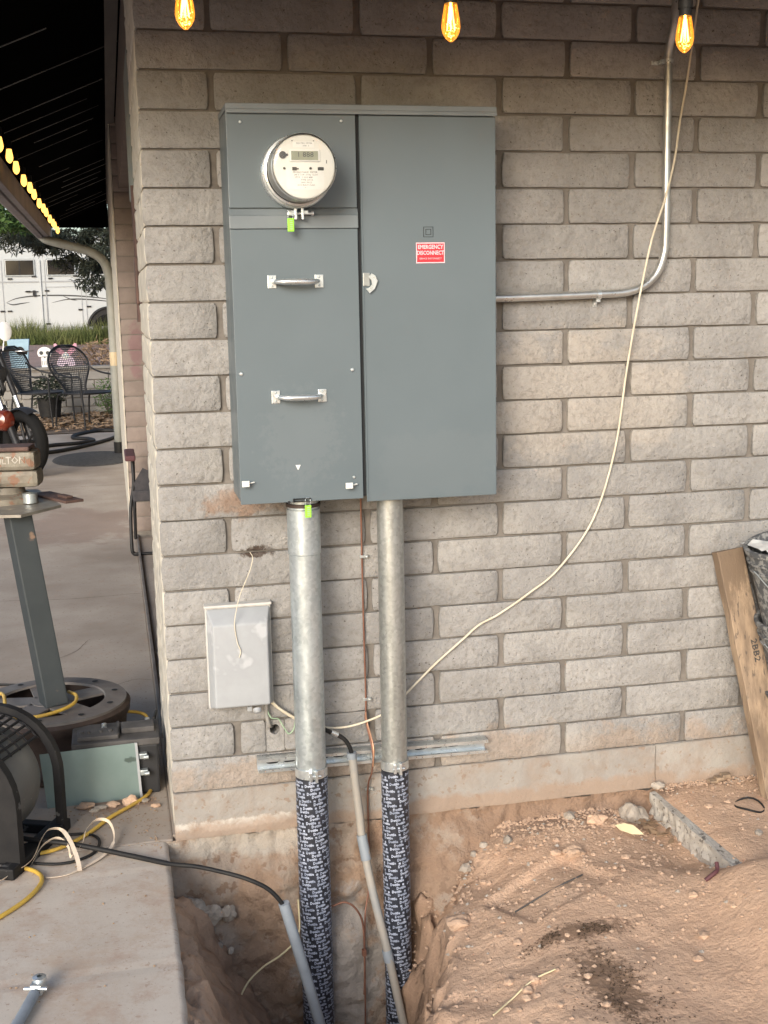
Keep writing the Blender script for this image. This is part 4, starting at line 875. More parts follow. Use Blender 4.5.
# dark wet mulch crumbs on the stain
S = MB()
M['mulch'] = mat('dark_mulch', (.05, .03, .018), (.09, .055, .03), 60, .9)
for i in range(1500):
    if i % 5 < 2: x = rr.gauss(.80, .085); y = rr.gauss(-.69, .018)
    else: x = rr.gauss(.80, .055); y = rr.gauss(-.98, .10)
    if x > 1.3 or x < .35: continue
    if n3(x*14, y*14, 3) < -.05: continue
    z = gz(x, y); r_ = rr.uniform(.0015, .0055); a = rr.random()*6.3
    S.add([(x+r_*cos(a), y+r_*sin(a), z+.001), (x-r_*.5*sin(a), y+r_*.5*cos(a), z+.002), (x-r_*cos(a), y-r_*sin(a), z+.001), (x, y, z+.002+r_*.4)], [(0, 1, 3), (1, 2, 3), (2, 0, 3)])
tag(part('mulch_crumbs', S, 'mulch', kind='stuff'), 'dark damp mulch crumbs spilled on the sandy dirt', 'mulch')
# leaf, loop, twigs, scraps
S = MB(); lf = [(-.045, 0), (-.02, .015), (.01, .017), (.04, .004), (.055, -.004), (.02, -.014), (-.02, -.012)]
T_ = Matrix.Translation((1.155, -.19, gz(1.155, -.19)+.02)) @ Matrix.Rotation(-.9, 4, 'Z') @ Matrix.Rotation(.6, 4, 'X'); S.prism(lf, .001, T_); solo('fallen_leaf', S, 'paleleaf', 'pale yellow leaf lying on the stones by the pad corner', 'leaf', loc=(1.155, -.19, -.03))
S = MB()
for k_ in range(22):
    x, y = 1.22+rr.uniform(0, .08), -.16+rr.uniform(-.09, .10); T_ = Matrix.Translation((x, y, gz(x, y)+.008+rr.random()*.012)) @ Matrix.Rotation(rr.random()*6, 4, 'Z') @ Matrix.Rotation(rr.uniform(-.7, .7), 4, 'X'); S.prism([(a*.45, b*.45) for a, b in lf], .001, T_)
tag(part('dry_leaves', S, 'leaf', kind='stuff'), 'small dry leaves gathered in the gap beside the broken pad', 'leaves')
S = MB(); S.tube([(1.53+.042*cos(a*.35)*1.0, -.24+.05*sin(a*.35), .013+.006*sin(a*.7)) for a in range(19)], .0032, 6); solo('black_loop', S, 'black', 'small black rubber loop lying on the pad near the board foot', 'loop', loc=(1.53, -.24, .013))
S = MB(); S.tube(spline([(1.20, -.60, ground_z(1.20, -.6)+.005), (1.225, -.60, ground_z(1.225, -.6)+.012), (1.24, -.59, ground_z(1.24, -.59)+.012), (1.245, -.575, ground_z(1.245, -.575)+.03)], 4), .006, 6); solo('red_scrap', S, 'maroon', 'small curled reddish scrap on the dirt beside the pad edge', 'scrap', loc=(1.26, -.6, -.04))
S = MB(); S.tube(spline([(x, y, gz(x, y)+.006) for x, y in ((.50, -.90), (.56, -.86), (.62, -.84), (.68, -.835))], 4), .0022, 6); solo('twig', S, 'paleleaf', 'thin pale twig lying at the foot of the dirt mound', 'twig', loc=(.6, -.85, -.05))
S = MB(); S.tube(spline([(-.045, -.135, -.47), (-.01, -.13, -.41), (.04, -.115, -.375), (.10, -.1, -.35), (.15, -.09, -.30), (.155, -.07, -.2)], 5), .003, 6); solo('root', S, 'paleleaf', 'thin pale root curving out of the dirt beside the pvc stub', 'root', loc=(.04, -.1, -.38))
S = MB(); S.tube([(x, y, gz(x, y)+.004) for x, y in ((.70, -.47), (.78, -.445), (.86, -.425), (.93, -.385))], .0025, 6); solo('wire_scrap', S, 'wood_d', 'dark thin stick along the edge of the board imprint', 'stick', loc=(.8, -.44, -.06))
S = MB(); x, y = 1.50, -.035
for k_ in range(3): S.box(x+k_*.022, x+.03+k_*.022, y-.014, y+.012, .010+k_*.006, .018+k_*.008, .003)
solo('bark_piece', S, 'wood', 'curled pale bark piece against the wall beside the board', 'bark', loc=(1.5, -.035, .01))

# ------------------------------------------------------------------ wheel stand with post, plate and vise
wc = V(-.575, .79, 0)
t = thing('wheel_stand', 'rusty truck wheel base with a slate post welded upright in it', 'work stand', tuple(wc))
Mt = Matrix.Translation(wc)
S = MB(); S.lathe([(.268, .0), (.285, .005), (.288, .03), (.262, .05), (.255, .10), (.262, .15), (.272, .165), (.275, .19), (.262, .20), (.250, .195), (.240, .12), (.245, .02), (.268, 0)], Mt, 56); part('wheel_barrel', S, 'rim', t)
S = MB()
for k_ in range(36):
    pass
ringp = [(.262, .2), (.262, .208), (.19, .212), (.186, .204)]
S.lathe(ringp, Mt, 56)
# spokes of the wheel disc
for a in (0.45, 1.75, 2.95, 4.15, 5.35):
    T_ = Mt @ Matrix.Rotation(a, 4, 'Z'); S.box(.03, .20, -.045, .045, .198, .206, .0015, M4=T_)
S.lathe([(0, .2075), (.062, .2075), (.066, .195)], Mt, 24); part('wheel_disc', S, 'rimtop', t)
for k_ in range(10): S = MB(); a = k_*2*pi/10+.2; S.lathe([(0, .2128), (.011, .2128)], Mt @ Matrix.Translation((.225*cos(a), .225*sin(a), .0)), 10); part('bolt_hole', S, 'gap', t)
pb = V(-.558, .755, .20); ptop = V(-.645, .865, .858)
S = MB(); d = (ptop-pb); T_ = AX(pb, d, (0, 1, 0)) @ Matrix.Rotation(.35, 4, 'Z'); S.box(-.040, .040, -.040, .040, 0, d.length, .006, M4=T_); part('post', S, 'post', t)
S = MB(); zt = .872
S.add([V(-.78, 1.36, zt), V(-.80, .80, zt), V(-.625, .76, zt), V(-.50, .93, zt), V(-.60, 1.34, zt)]+[V(-.78, 1.36, zt-.01), V(-.80, .80, zt-.01), V(-.625, .76, zt-.01), V(-.50, .93, zt-.01), V(-.60, 1.34, zt-.01)],
      [(0, 1, 2, 3, 4), (9, 8, 7, 6, 5), (0, 5, 6, 1), (1, 6, 7, 2), (2, 7, 8, 3), (3, 8, 9, 4), (4, 9, 5, 0)]); part('top_plate', S, 'plate', t)
S = MB(); T_ = Matrix.Translation((-.515, 1.07, .8785)) @ Matrix.Rotation(radians(-62), 4, 'Z'); S.box(-.14, .13, -.035, .035, -.006, .004, .002, M4=T_); S.box(.02, .09, -.012, .014, .004, .014, .003, M4=T_); part('steel_strip', S, 'rust', t, label='rust red flat steel strip on the plate')
# vise: standing on the plate
t = thing('bench_vise', 'beige grimy bench vise sitting on the plate of the wheel stand', 'vise', (-.68, 1.05, .872))
T_ = Matrix.Translation((-.695, 1.07, .872)) @ Matrix.Rotation(-.12, 4, 'Z') @ Matrix.Diagonal((1.28, 1.2, 1.12, 1))
S = MB(); S.lathe([(0, 0), (.085, 0), (.085, .018), (.055, .03), (.05, .05)], T_, 28); part('swivel_base', S, 'vise', t)
S = MB(); S.box(-.12, .10, -.05, .05, .05, .105, .016, M4=T_); S.box(-.05, .095, -.055, .055, .105, .165, .014, M4=T_); bd_ = part('body', S, 'vise', t)
S = MB(); S.box(-.045, .08, -.052, .052, .166, .18, .004, M4=T_); part('jaw', S, 'rust', t)
S = MB(); S.box(-.20, -.065, -.045, .045, .06, .16, .014, M4=T_); part('sliding_jaw', S, 'vise', t)
S = MB(); S.tube([T_ @ V(-.02, -.07, .03), T_ @ V(-.03, -.085, .085)], .012, 8); part('screw_handle', S, 'galv', t); S = MB(); S.lathe([(0, -.02), (.02, -.015), (.02, .015), (0, .02)], T_ @ Matrix.Translation((.075, -.055, .018)), 10); part('clamp_fitting', S, 'galv', t)
S = MB(); vs_, fs_ = text_geo('WILTON', .032, res=1, bold=.0006, ext=.0006); S.add([T_ @ V(.022+p.x*.75, -.0556-p.z, .138+p.y) for p in vs_], fs_); part('lettering', S, 'dirtymetal', bd_)
S = MB(); S.lathe([(0, 0), (.06, 0), (.065, .02), (.03, .05), (0, .055)], Matrix.Translation((-.44, 1.16, 0)), 20); solo('blue_wrapper', S, 'bluebits', 'blue and red plastic wrapper on the slab behind the wheel', 'wrapper', loc=(-.44, 1.16, 0))

# ------------------------------------------------------------------ battery, sheet, fan
t = thing('car_battery', 'dusty black car battery standing on the slab behind the green sheet', 'battery', (-.35, .455, 0))
S = MB(); S.box(-.487, -.222, .375, .55, 0, .165, .006); part('case', S, 'battery', t)
S = MB(); S.box(-.492, -.217, .37, .555, .1655, .188, .004); S.box(-.475, -.345, .39, .47, .1882, .203, .004); S.box(-.335, -.23, .43, .50, .1882, .207, .004); part('lid', S, 'battery_top', t)
S = MB()
for x in (-.46, -.44, -.40, -.37): S.lathe([(0, .006), (.006, .006), (.006, 0)], Matrix.Translation((x, .43, .203)), 8)
S.box(-.35, -.342, .41, .53, .1882, .20); part('cell_cap', S, 'battery_top', t)
for x, y in ((-.39, .50), (-.25, .52)): S = MB(); S.lathe([(.009, 0), (.008, .017), (0, .018)], Matrix.Translation((x, y, .1885)), 12); part('terminal', S, 'zinc', t)
for z in (.135, .08): S = MB(); S.box(-.283, -.258, .352, .3745, z-.009, z+.009, .003); S.tube([(-.27, .345, z), (-.255, .345, z)], .007, 8); part('side_terminal', S, 'galv', t)
S = MB()
P_ = [(-.56, .30, .0), (-.2885, .35, .0), (-.292, .372, .205), (-.565, .325, .2)]
a_, b_, c_, d_ = [Vector(p) for p in ((-.575, .335, .0), (-.288, .345, .0), (-.296, .366, .178), (-.59, .357, .172))]
n_ = (b_-a_).cross(d_-a_).normalized()*.0015
S.add([a_, b_, c_, d_, a_-n_, b_-n_, c_-n_, d_-n_], [(0, 1, 2, 3), (7, 6, 5, 4), (0, 4, 5, 1), (1, 5, 6, 2), (2, 6, 7, 3), (3, 7, 4, 0)])
t = thing('metal_sheet', 'sea green sheet metal panel leaning on the battery', 'metal sheet', (-.43, .34, 0)); part('sheet', S, 'seafoam', t)
S = MB(); e_ = (c_-b_).normalized(); x_ = (b_-a_).normalized(); S.add([b_+n_*2, b_+x_*.008+n_*2, c_+x_*.008+n_*2, c_+n_*2, b_-n_*4, b_+x_*.008-n_*4, c_+x_*.008-n_*4, c_-n_*4], [(0, 1, 2, 3), (7, 6, 5, 4), (0, 4, 5, 1), (1, 5, 6, 2), (2, 6, 7, 3), (3, 7, 4, 0)]); part('folded_edge', S, 'nid', t)
# drum fan
fc_ = V(-.745, .105, .195)
t = thing('drum_fan', 'grey drum fan in a black plastic cradle at the left edge', 'fan', (fc_.x, fc_.y, 0))
ax_ = Vector((.42, .91, .0)).normalized(); Fm = AX(fc_, ax_, (0, 0, 1))
S = MB(); S.lathe([(0, -.12), (.10, -.12), (.15, -.11), (.162, -.08), (.168, 0), (.166, .05), (.15, .085), (.12, .10), (.07, .105), (0, .106)], Fm, 48); part('drum', S, 'fan_grey', t)
def arch(off, th, r0, r1, zb):
    """side cradle: a rounded upright plate ring, standing on the slab"""
    S = MB(); vs = []; n_ = 28
    for q in (off, off+th):
        for k_ in range(n_+1):
            a = -.98+(pi+1.96)*k_/n_; g_ = max(0, min(pi, a)); dn = (max(0, -a)+max(0, a-pi))*.198
            for r_ in (r0, r1): p = Fm @ V(r_*sin(g_-pi/2), r_*cos(g_-pi/2)-dn, q); vs.append(p)
    m_ = (n_+1)*2; f = []
    for k_ in range(n_):
        i = 2*k_; f += [(i, i+1, i+3, i+2), (m_+i, m_+i+2, m_+i+3, m_+i+1), (i, i+2, m_+i+2, m_+i), (i+1, m_+i+1, m_+i+3, i+3)]
    f += [(0, m_, m_+1, 1), (2*n_, 2*n_+1, m_+2*n_+1, m_+2*n_)]
    S.add(vs, f, False); return S
part('cradle_side', arch(.112, .024, .176, .200, 0), 'fan_black', t); part('cradle_side', arch(-.15, .028, .0, .200, 0), 'fan_black', t)
S = MB()
for q in (-.14, .12): S = MB(); S.box(-.17, .165, -.018, .018, 0, .03, .005, M4=Matrix.Translation((fc_.x+ax_.x*q, fc_.y+ax_.y*q, 0)) @ Matrix.Rotation(-.43, 4, 'Z')); part('foot_bar', S, 'fan_black', t)
S = MB()
T_ = Matrix.Translation((fc_.x+.91*.175, fc_.y-.42*.175, 0)) @ Matrix.Rotation(-.43, 4, 'Z')
S.box(-.024, .024, -.19, .16, 0, .034, .006, M4=T_)
part('base_rail', S, 'fan_black', t)
for sl_ in range(13):
    a = radians(40+sl_*7.5); S = MB(); r_ = .178
    p0 = Fm @ V(r_*sin(a-pi/2), r_*cos(a-pi/2), -.11); p1 = Fm @ V(r_*sin(a-pi/2), r_*cos(a-pi/2), .10); S.tube([p0, p1], .0042, 6); part('grille_bar', S, 'fan_black', t)
S = MB()
for q in (-.1, -.05, 0, .05, .1): S.tube([Fm @ V(.179*sin(radians(38+k_*8)-pi/2), .179*cos(radians(38+k_*8)-pi/2), q) for k_ in range(13)], .003, 6)
part('grille_hoop', S, 'fan_black', t)

# cords on the slab
def cord(name, P_, r_, mt, label, cat='cord', n_=8):
    S = MB(); S.tube(spline(P_, 6), r_, n_); return solo(name, S, mt, label, cat, loc=tuple(P_[0]))
cord('extension_cord', [(-.227, .75, .008), (-.232, .62, .008), (-.243, .45, .008), (-.262, .35, .008), (-.31, .28, .008), (-.383, .195, .008), (-.45, .09, .008), (-.526, .015, .008), (-.60, -.01, .008), (-.69, -.02, .008), (-.8, -.03, .008)], .006, 'yellow', 'yellow extension cord running along the house wall across the slab')
cord('extension_cord', [(-.80, -.07, .007), (-.70, -.075, .007), (-.62, -.09, .007), (-.575, -.14, .008), (-.568, -.20, .008), (-.60, -.28, .007), (-.66, -.36, .007), (-.74, -.44, .007)], .0062, 'yellow', 'yellow extension cord curling at the lower left under the white strap')
cord('extension_cord', [(-.80, .95, .2), (-.73, .80, .24), (-.70, .60, .232), (-.62, .575, .224), (-.54, .62, .222), (-.49, .68, .225), (-.483, .75, .23), (-.51, .80, .23)], .0062, 'yellow', 'yellow extension cord wound round the foot of the slate post')
cord('extension_cord', [(-.32, .80, .14), (-.27, .83, .12), (-.245, .82, .10), (-.25, .76, .06), (-.27, .70, .02)], .006, 'yellow', 'yellow cord loop between the wheel and the house wall')
cord('electric_cable', [(-.9, .05, .006), (-.66, .06, .006), (-.55, .10, .006), (-.46, .10, .006), (-.415, .05, .006), (-.425, -.03, .006), (-.47, -.075, .006), (-.53, -.085, .006), (-.60, -.06, .006), (-.68, -.02, .006)], .0045, 'black', 'thin black cord making a loop beneath the white strap')
cord('electric_cable', [(-1.1, 1.75, .006), (-.80, 1.68, .006), (-.70, 1.62, .006), (-.66, 1.5, .006), (-.68, 1.3, .006), (-.75, 1.2, .006)], .0055, 'black', 'black cord looping on the slab behind the wheel')
cord('electric_cable', [(-.23, .5, .21), (-.218, .6, .2), (-.225, .72, .12), (-.24, .8, .02)], .0045, 'black', 'thin black cord curving over the battery end beside the wall')
S = MB()
P_ = spline([(-.74, -.22, .004), (-.66, -.14, .01), (-.60, -.075, .02), (-.575, .0, .045), (-.555, .03, .06), (-.52, .025, .06), (-.495, -.02, .045), (-.475, -.09, .025), (-.465, -.15, .008)], 6)
S.ribbon(P_, [V(.4, -.5, .6) if i < len(P_)*.6 else V(1, .1, .1) for i in range(len(P_))], .012, .0015)
P_ = spline([(-.60, -.09, .012), (-.57, -.03, .04), (-.53, .0, .045), (-.50, -.03, .03), (-.49, -.08, .02), (-.46, -.02, .03), (-.45, .06, .035), (-.42, .10, .045), (-.385, .09, .04), (-.37, .03, .02), (-.385, -.04, .01), (-.43, -.10, .005), (-.50, -.155, .004), (-.56, -.16, .003)], 6)
S.ribbon(P_, [V(.3, -.3, .6) if i < len(P_)*.72 else V(.7, -.6, .1) for i in range(len(P_))], .011, .0015)
solo('webbing_strap', S, 'strap', 'curled white webbing strap lying over the cords on the slab', 'strap', loc=(-.5, -.1, .01))
t = thing('wire_connector', 'small silver pipe hanger on a grey stub at the bottom left of the slab', 'pipe hanger', (-.56, -.8, 0))
S = MB(); S.tube([(-.61, -.98, .016), (-.572, -.845, .016), (-.553, -.775, .018)], .0125, 14); part('pipe', S, 'pvc', t)
S = MB(); T_ = Matrix.Translation((-.546, -.748, .018)) @ Matrix.Rotation(-.25, 4, 'Z'); S.box(-.014, .014, -.018, .022, -.012, .014, .004, M4=T_); S.tube([T_ @ V(-.026, -.016, .006), T_ @ V(.026, -.016, .006)], .005, 8); S.lathe([(.006, 0), (.016, .002), (.016, .012), (.006, .014)], T_ @ Matrix.Translation((.0, .014, .006)), 12); part('clamp_head', S, 'zinc', t)
# chips of broken block on the slab
chips = [(-.46, .305, .022, 'tan chip nearest the fan beside the green sheet'), (-.41, .285, .016, 'grey chip in the middle of the broken bits'), (-.375, .30, .018, 'pale flat chip in front of the green sheet'), (-.43, .27, .013, 'small chip in front of the others'), (-.318, .30, .02, 'upright tan chip at the right corner of the green sheet'), (-.275, .31, .012, 'crumb of block beside the yellow cord'), (-.24, .26, .012, 'crumb of block against the house wall')]
for i, (x, y, r_, lb_) in enumerate(chips): rock((x, y, r_*.35), r_, i+60, .55 if i != 4 else 1.1, 'clod' if i % 2 == 0 else 'rock', 2, name='block_chip', label=lb_, cat='chip', group='broken chips on the slab', stretch=(1.3, .8))
S = MB()
for i in range(420):
    if i % 2: x = -.40+rr.gauss(0, .09); y = .24+rr.gauss(0, .06)
    else: x = -.235-abs(rr.gauss(0, .03)); y = rr.uniform(-.05, .6)
    if i % 7 == 0: x, y = rr.uniform(-.7, -.24), rr.uniform(-1, .3)
    if x > -.226: continue
    r_ = rr.uniform(.0012, .005); a = rr.random()*6
    S.add([(x+r_*cos(a), y+r_*sin(a), .0005), (x+r_*cos(a+2), y+r_*sin(a+2), .0005), (x+r_*cos(a+4), y+r_*sin(a+4), .0005), (x, y, r_*.8)], [(0, 1, 3), (1, 2, 3), (2, 0, 3)])
tag(part('slab_grit', S, 'leaf', kind='stuff'), 'brown grit and leaf crumbs strewn on the slab', 'grit')

# ------------------------------------------------------------------ back of the patio
S = MB(); S.lathe([(0, .012), (.38, .012), (.41, .009), (.42, 0)], Matrix.Translation((-.52, 9.35, .001)) @ Matrix.Diagonal((1, 1.45, 1, 1)), 40)
solo('door_mat', S, 'mat', 'oval dark mat lying by the foot of the downspout', 'mat', loc=(-.52, 9.35, 0))
P_ = [(-.28, 12.0, .02), (-.5, 12.05, .02), (-.75, 11.7, .02), (-.78, 11.3, .02), (-.6, 11.15, .02), (-.55, 10.9, .02), (-.75, 10.7, .02), (-1.0, 10.6, .02), (-1.3, 10.2, .02), (-1.1, 9.9, .02), (-.8, 10.15, .02), (-.45, 10.8, .02), (-.24, 11.4, .02)]
cord('garden_hose', P_, .022, 'black', 'dark garden hose snaking across the far patio slab', 'hose', 8)
def patio_chair(loc, rz, label):
    t = thing('patio_chair', label, 'chair', (0, 0, 0), 'black mesh patio chairs')
    # seat
    S = MB(); vs = []; N_ = 17
    for i in range(N_):
        for j in range(N_):
            u, v = i/(N_-1)*2-1, j/(N_-1)*2-1; x = u*sqrt(1-v*v/2)*.27; y = v*sqrt(1-u*u/2)*.25; vs.append((x, y, .44-.03*(1-u*u)*(1-v*v)))
    def lattice(vs, N1, N2, r_=.0030):
        for i in range(N1): S.tube([vs[i*N2+j] for j in range(N2)], r_, 4, False)
        for j in range(N2): S.tube([vs[i*N2+j] for i in range(N1)], r_, 4, False)
    lattice(vs, N_, N_, .0055); part('seat', S, 'mesh', t)
    S = MB(); vs = []
    for i in range(23):
        for j in range(23):
            u, v = i/22*2-1, j/22; wd_ = .17+.12*sin(pi*min(1, v*1.15)**.8)*1.0; wd_ = .155+.14*sst(0, .6, v); 
            if v > .6: wd_ *= sqrt(max(.0, 1-((v-.6)/.42)**2))
            vs.append((u*wd_, .24+.16*v-.05*(1-u*u)*0+.05*u*u*-1, .44+.55*v))
    lattice(vs, 23, 23, .0042); part('backrest', S, 'mesh', t)
    S = MB(); out = [vs[j] for j in range(23)]+[vs[22*23+j] for j in range(22, -1, -1)]; S.tube(out, .012, 8); S.tube([(.275*cos(a*pi/12), .26*sin(a*pi/12), .435) for a in range(25)], .012, 8); part('frame', S, 'blackmet', t)
    for sx in (-1, 1):
        S = MB(); S.tube(spline([(sx*.24, .30, .78), (sx*.29, .15, .68), (sx*.31, -.05, .64), (sx*.31, -.2, .64), (sx*.30, -.25, .60), (sx*.29, -.25, .4), (sx*.28, -.27, .0)], 5), .011, 8); part('arm', S, 'blackmet', t)
        S = MB(); S.tube(spline([(sx*.23, .18, .43), (sx*.24, .24, .36), (sx*.25, .28, .0)], 5), .011, 8); part('leg', S, 'blackmet', t)
    t.location = loc; t.rotation_euler = (0, 0, rz); t.scale = (1.1, 1.1, 1.06); t['label'] = label; return t
pc = patio_chair((-.62, 12.6, 0), radians(42), 'black mesh patio chair nearer the downspout with its rounded back to the wall')
c_ = copy_tree(pc); c_.location = (-1.20, 12.9, 0); c_.rotation_euler = (0, 0, radians(66)); c_['label'] = 'black mesh patio chair behind the motorcycle turned sideways'
# retaining wall
rw = thing('retaining_wall', 'low grey block retaining wall behind the patio chairs', 'wall', (-1.5, 14.6, 0))
S = MB(); S.box(-8, 6, 14.575, 14.75, 0, .66); part('core', S, 'mortar', rw)
bmesh_ = MB(); bmesh_.box(-.196, .196, -.012, .03, -.056, .056, .006); rme = bmesh_.mesh('block'); rme.materials.append(M['ret'])
for j in range(5):
    for i in range(14):
        x = -4.2+i*.4064+(j % 2)*.2; o = bpy.data.objects.new('block', rme); COL.objects.link(o); o.parent = rw; o.location = Vector((x, 14.57+random.uniform(-.004, .004), .065+j*.125))-rw.location
S = MB(); S.box(-8, 6, 14.55, 14.78, .662, .70, .006); part('cap_course', S, 'ret', rw)
# pot, skull, butterfly on the wall
t = thing('blue_planter', 'pale blue planter box standing on the retaining wall', 'planter', (-1.56, 14.66, .7)); x, y, z = -1.56, 14.66, .70
S = MB(); S.add([V(x+sx*a, y+sy*a*.6, zz) for a, zz in ((.11, z), (.15, z+.40)) for sx, sy in ((-1, -1), (1, -1), (1, 1), (-1, 1))], [(3, 2, 1, 0), (0, 1, 5, 4), (1, 2, 6, 5), (2, 3, 7, 6), (3, 0, 4, 7), (4, 5, 6, 7)]); part('pot', S, 'blue', t)
S = MB(); S.lathe([(0, .004), (.06, .004), (.06, 0)], FACE(x+.02, y-.085, z+.24), 16); part('disc', S, 'black', t)
t = thing('yard_skull', 'white cut metal skull ornament on the retaining wall', 'ornament', (-1.21, 14.62, .7)); x, y, z = -1.21, 14.62, .70
S = MB(); th_ = [(.10*cos(a*pi/10), .085*sin(a*pi/10)) for a in range(-2, 13)]; S.prism(th_, .01, FACE(x, y, z+.20)); S.box(x-.05, x+.05, y-.01, y, z+.0, z+.14); sk = part('skull_plate', S, 'white', t)
for sx in (-.045, .045): S = MB(); S.lathe([(0, .002), (.028, .002), (.028, 0)], FACE(x+sx, y-.0105, z+.20), 12); part('eye_hole', S, 'ink', sk)
S = MB()
for k_ in range(4): S.box(x-.04+k_*.024, x-.034+k_*.024, y-.012, y-.0105, z+.03, z+.09)
S.prism([(-.012, -.012), (.012, -.012), (0, .015)], .002, FACE(x, y-.0105, z+.14)); part('teeth', S, 'ink', sk)
t = thing('butterfly_ornament', 'pink and white butterfly ornament on the retaining wall beside the skull', 'ornament', (-.92, 14.62, .7)); x, y, z = -.92, 14.62, .70
for sx in (-1, 1):
    S = MB(); q = [(0, .17), (sx*.05, .22), (sx*.13, .31), (sx*.16, .30), (sx*.15, .22), (sx*.08, .15), (0, .13)]; q = q if sx < 0 else q[::-1]; S.prism(q, .01, FACE(x, y, z+.02)); part('upper_wing', S, 'bfly', t)
    S = MB(); q = [(0, .11), (sx*.08, .12), (sx*.12, .06), (sx*.13, .0), (sx*.05, -.02), (0, .02)]; q = q if sx < 0 else q[::-1]; S.prism(q, .01, FACE(x, y, z+.02)); part('lower_wing', S, 'lilac', t)
S = MB(); S.lathe([(0, .012), (.045, .010), (.06, 0)], FACE(x, y-.002, z+.15), 16); part('body', S, 'white', t)
S = MB(); 
for sx in (-.025, .025): S.lathe([(0, .002), (.012, .002), (.012, 0)], FACE(x+sx, y-.016, z+.16), 8)
part('spot', S, 'blue', t)
# motorcycle
mc = thing('motorcycle', 'black motorcycle parked at the left with an amber lens and white mirror', 'motorcycle', (0, 0, 0))
# built with the front wheel axle above the origin, forward = +x
S = MB(); Rw = AX((0, 0, .31), (0, 1, 0)); tor = [(.255+.055*cos(a*pi/6), .055*sin(a*pi/6)*1.15) for a in range(13)]; S.lathe(tor, Rw, 36); wh = part('front_wheel', S, 'tyre', mc)
S = MB(); S.lathe([(.205, -.03), (.21, 0), (.205, .03)], Rw, 36); S.lathe([(0, -.05), (.04, -.05), (.04, .05), (0, .05)], Rw, 16)
for k_ in range(5): a = k_*2*pi/5; S.tube([Rw @ V(.03*cos(a), .03*sin(a), 0), Rw @ V(.208*cos(a), .208*sin(a), 0)], .013, 6)
part('rim', S, 'blackmet', wh)
S = MB(); S.lathe([(.11, .07), (.14, .07), (.14, .076), (.11, .076), (.11, .07)], Rw, 30); part('brake_disc', S, 'chrome', wh)
S = MB(); S.lathe([(.32, -.07), (.335, -.04), (.34, 0), (.335, .04), (.32, .07)], Rw, 24, True, radians(-20), radians(120)); part('front_fender', S, 'blackmet', mc)
for sy in (-.09, .09):
    S = MB(); S.tube([(0, sy, .31), (-.20, sy, .66)], .036, 12); S.tube([(-.20, sy, .66), (-.48, sy*.9, 1.16)], .028, 12); fk = part('fork', S, 'blackmet', mc)
    S = MB(); S.tube([(-.175, sy*1.0, .61), (-.24, sy, .73)], .038, 12); part('fork_sleeve', S, 'chrome', fk)
S = MB(); S.tube(spline([(-.42, -.32, 1.13), (-.47, -.26, 1.15), (-.50, -.12, 1.15), (-.50, .12, 1.15), (-.47, .26, 1.15), (-.42, .32, 1.13)], 6), .013, 8); hb = part('handlebar', S, 'blackmet', mc)
for s_ in (-1, 1): S = MB(); S.tube([(-.46, s_*.27, 1.148), (-.40, s_*.36, 1.12)], .019, 10); part('grip', S, 'black', hb); S = MB(); S.tube(spline([(-.42, s_*.24, 1.14), (-.36, s_*.28, 1.14), (-.31, s_*.37, 1.14)], 3), .006, 6); part('brake_lever', S, 'chrome', hb)
for s_ in (-1, 1):
    S = MB(); S.tube([(-.47, s_*.14, 1.15), (-.45, s_*.15, 1.27)], .006, 6); S.lathe([(0, -.014), (.05, -.012), (.068, 0), (.05, .012), (0, .014)], AX((-.45, s_*.16, 1.33), (.9, -.2, .1)) @ Matrix.Diagonal((1, 1.35, 1, 1)), 20); part('mirror', S, 'mirror', mc)
S = MB(); S.lathe([(0, .09), (.06, .08), (.095, .04), (.10, 0), (.07, -.08), (0, -.10)], AX((-.40, 0, .93), (.95, 0, -.1)), 24); part('headlight', S, 'blackmet', mc)
S = MB(); S.lathe([(0, .09), (.055, .078), (.088, .04), (.10, -.02)], AX((-.13, -.13, .53), (.45, -.85, .15)), 24); part('amber_lens', S, 'amber', mc)
S = MB(); S.lathe([(0, -.42), (.09, -.38), (.15, -.2), (.16, 0), (.13, .16), (.05, .24), (0, .25)], AX((-.72, 0, .92), (1, 0, .12)) @ Matrix.Diagonal((1, .85, 1, 1)), 24); part('fuel_tank', S, 'blackmet', mc)
S = MB(); S.box(-1.6, -.98, -.13, .13, .76, .86, .04); part('seat', S, 'black', mc)
S = MB(); S.box(-.98, -.52, -.16, .16, .30, .72, .05); S.lathe([(0, -.17), (.13, -.17), (.14, -.1), (.14, .1), (.13, .17), (0, .17)], AX((-.70, 0, .42), (0, 1, 0)), 20); part('engine', S, 'blackmet', mc)
S = MB(); S.tube([(-.40, 0, 1.05), (-.30, 0, .8), (-.42, -.10, .42), (-1.2, -.12, .34)], .024, 8); S.tube([(-.42, 0, .95), (-1.1, 0, .78), (-1.45, 0, .33)], .026, 8); part('frame', S, 'blackmet', mc)
S = MB(); Rr = AX((-1.48, 0, .31), (0, 1, 0)); S.lathe([(.235+.07*cos(a*pi/6), .085*sin(a*pi/6)) for a in range(13)], Rr, 36); part('rear_wheel', S, 'tyre', mc)
S = MB(); S.tube(spline([(-.62, -.16, .40), (-.7, -.2, .25), (-1.1, -.2, .26), (-1.7, -.2, .36)], 5), .04, 12); part('exhaust', S, 'chrome', mc)
mc.location = (-1.11, 8.22, 0); mc.rotation_euler = (0, radians(0), radians(-52))
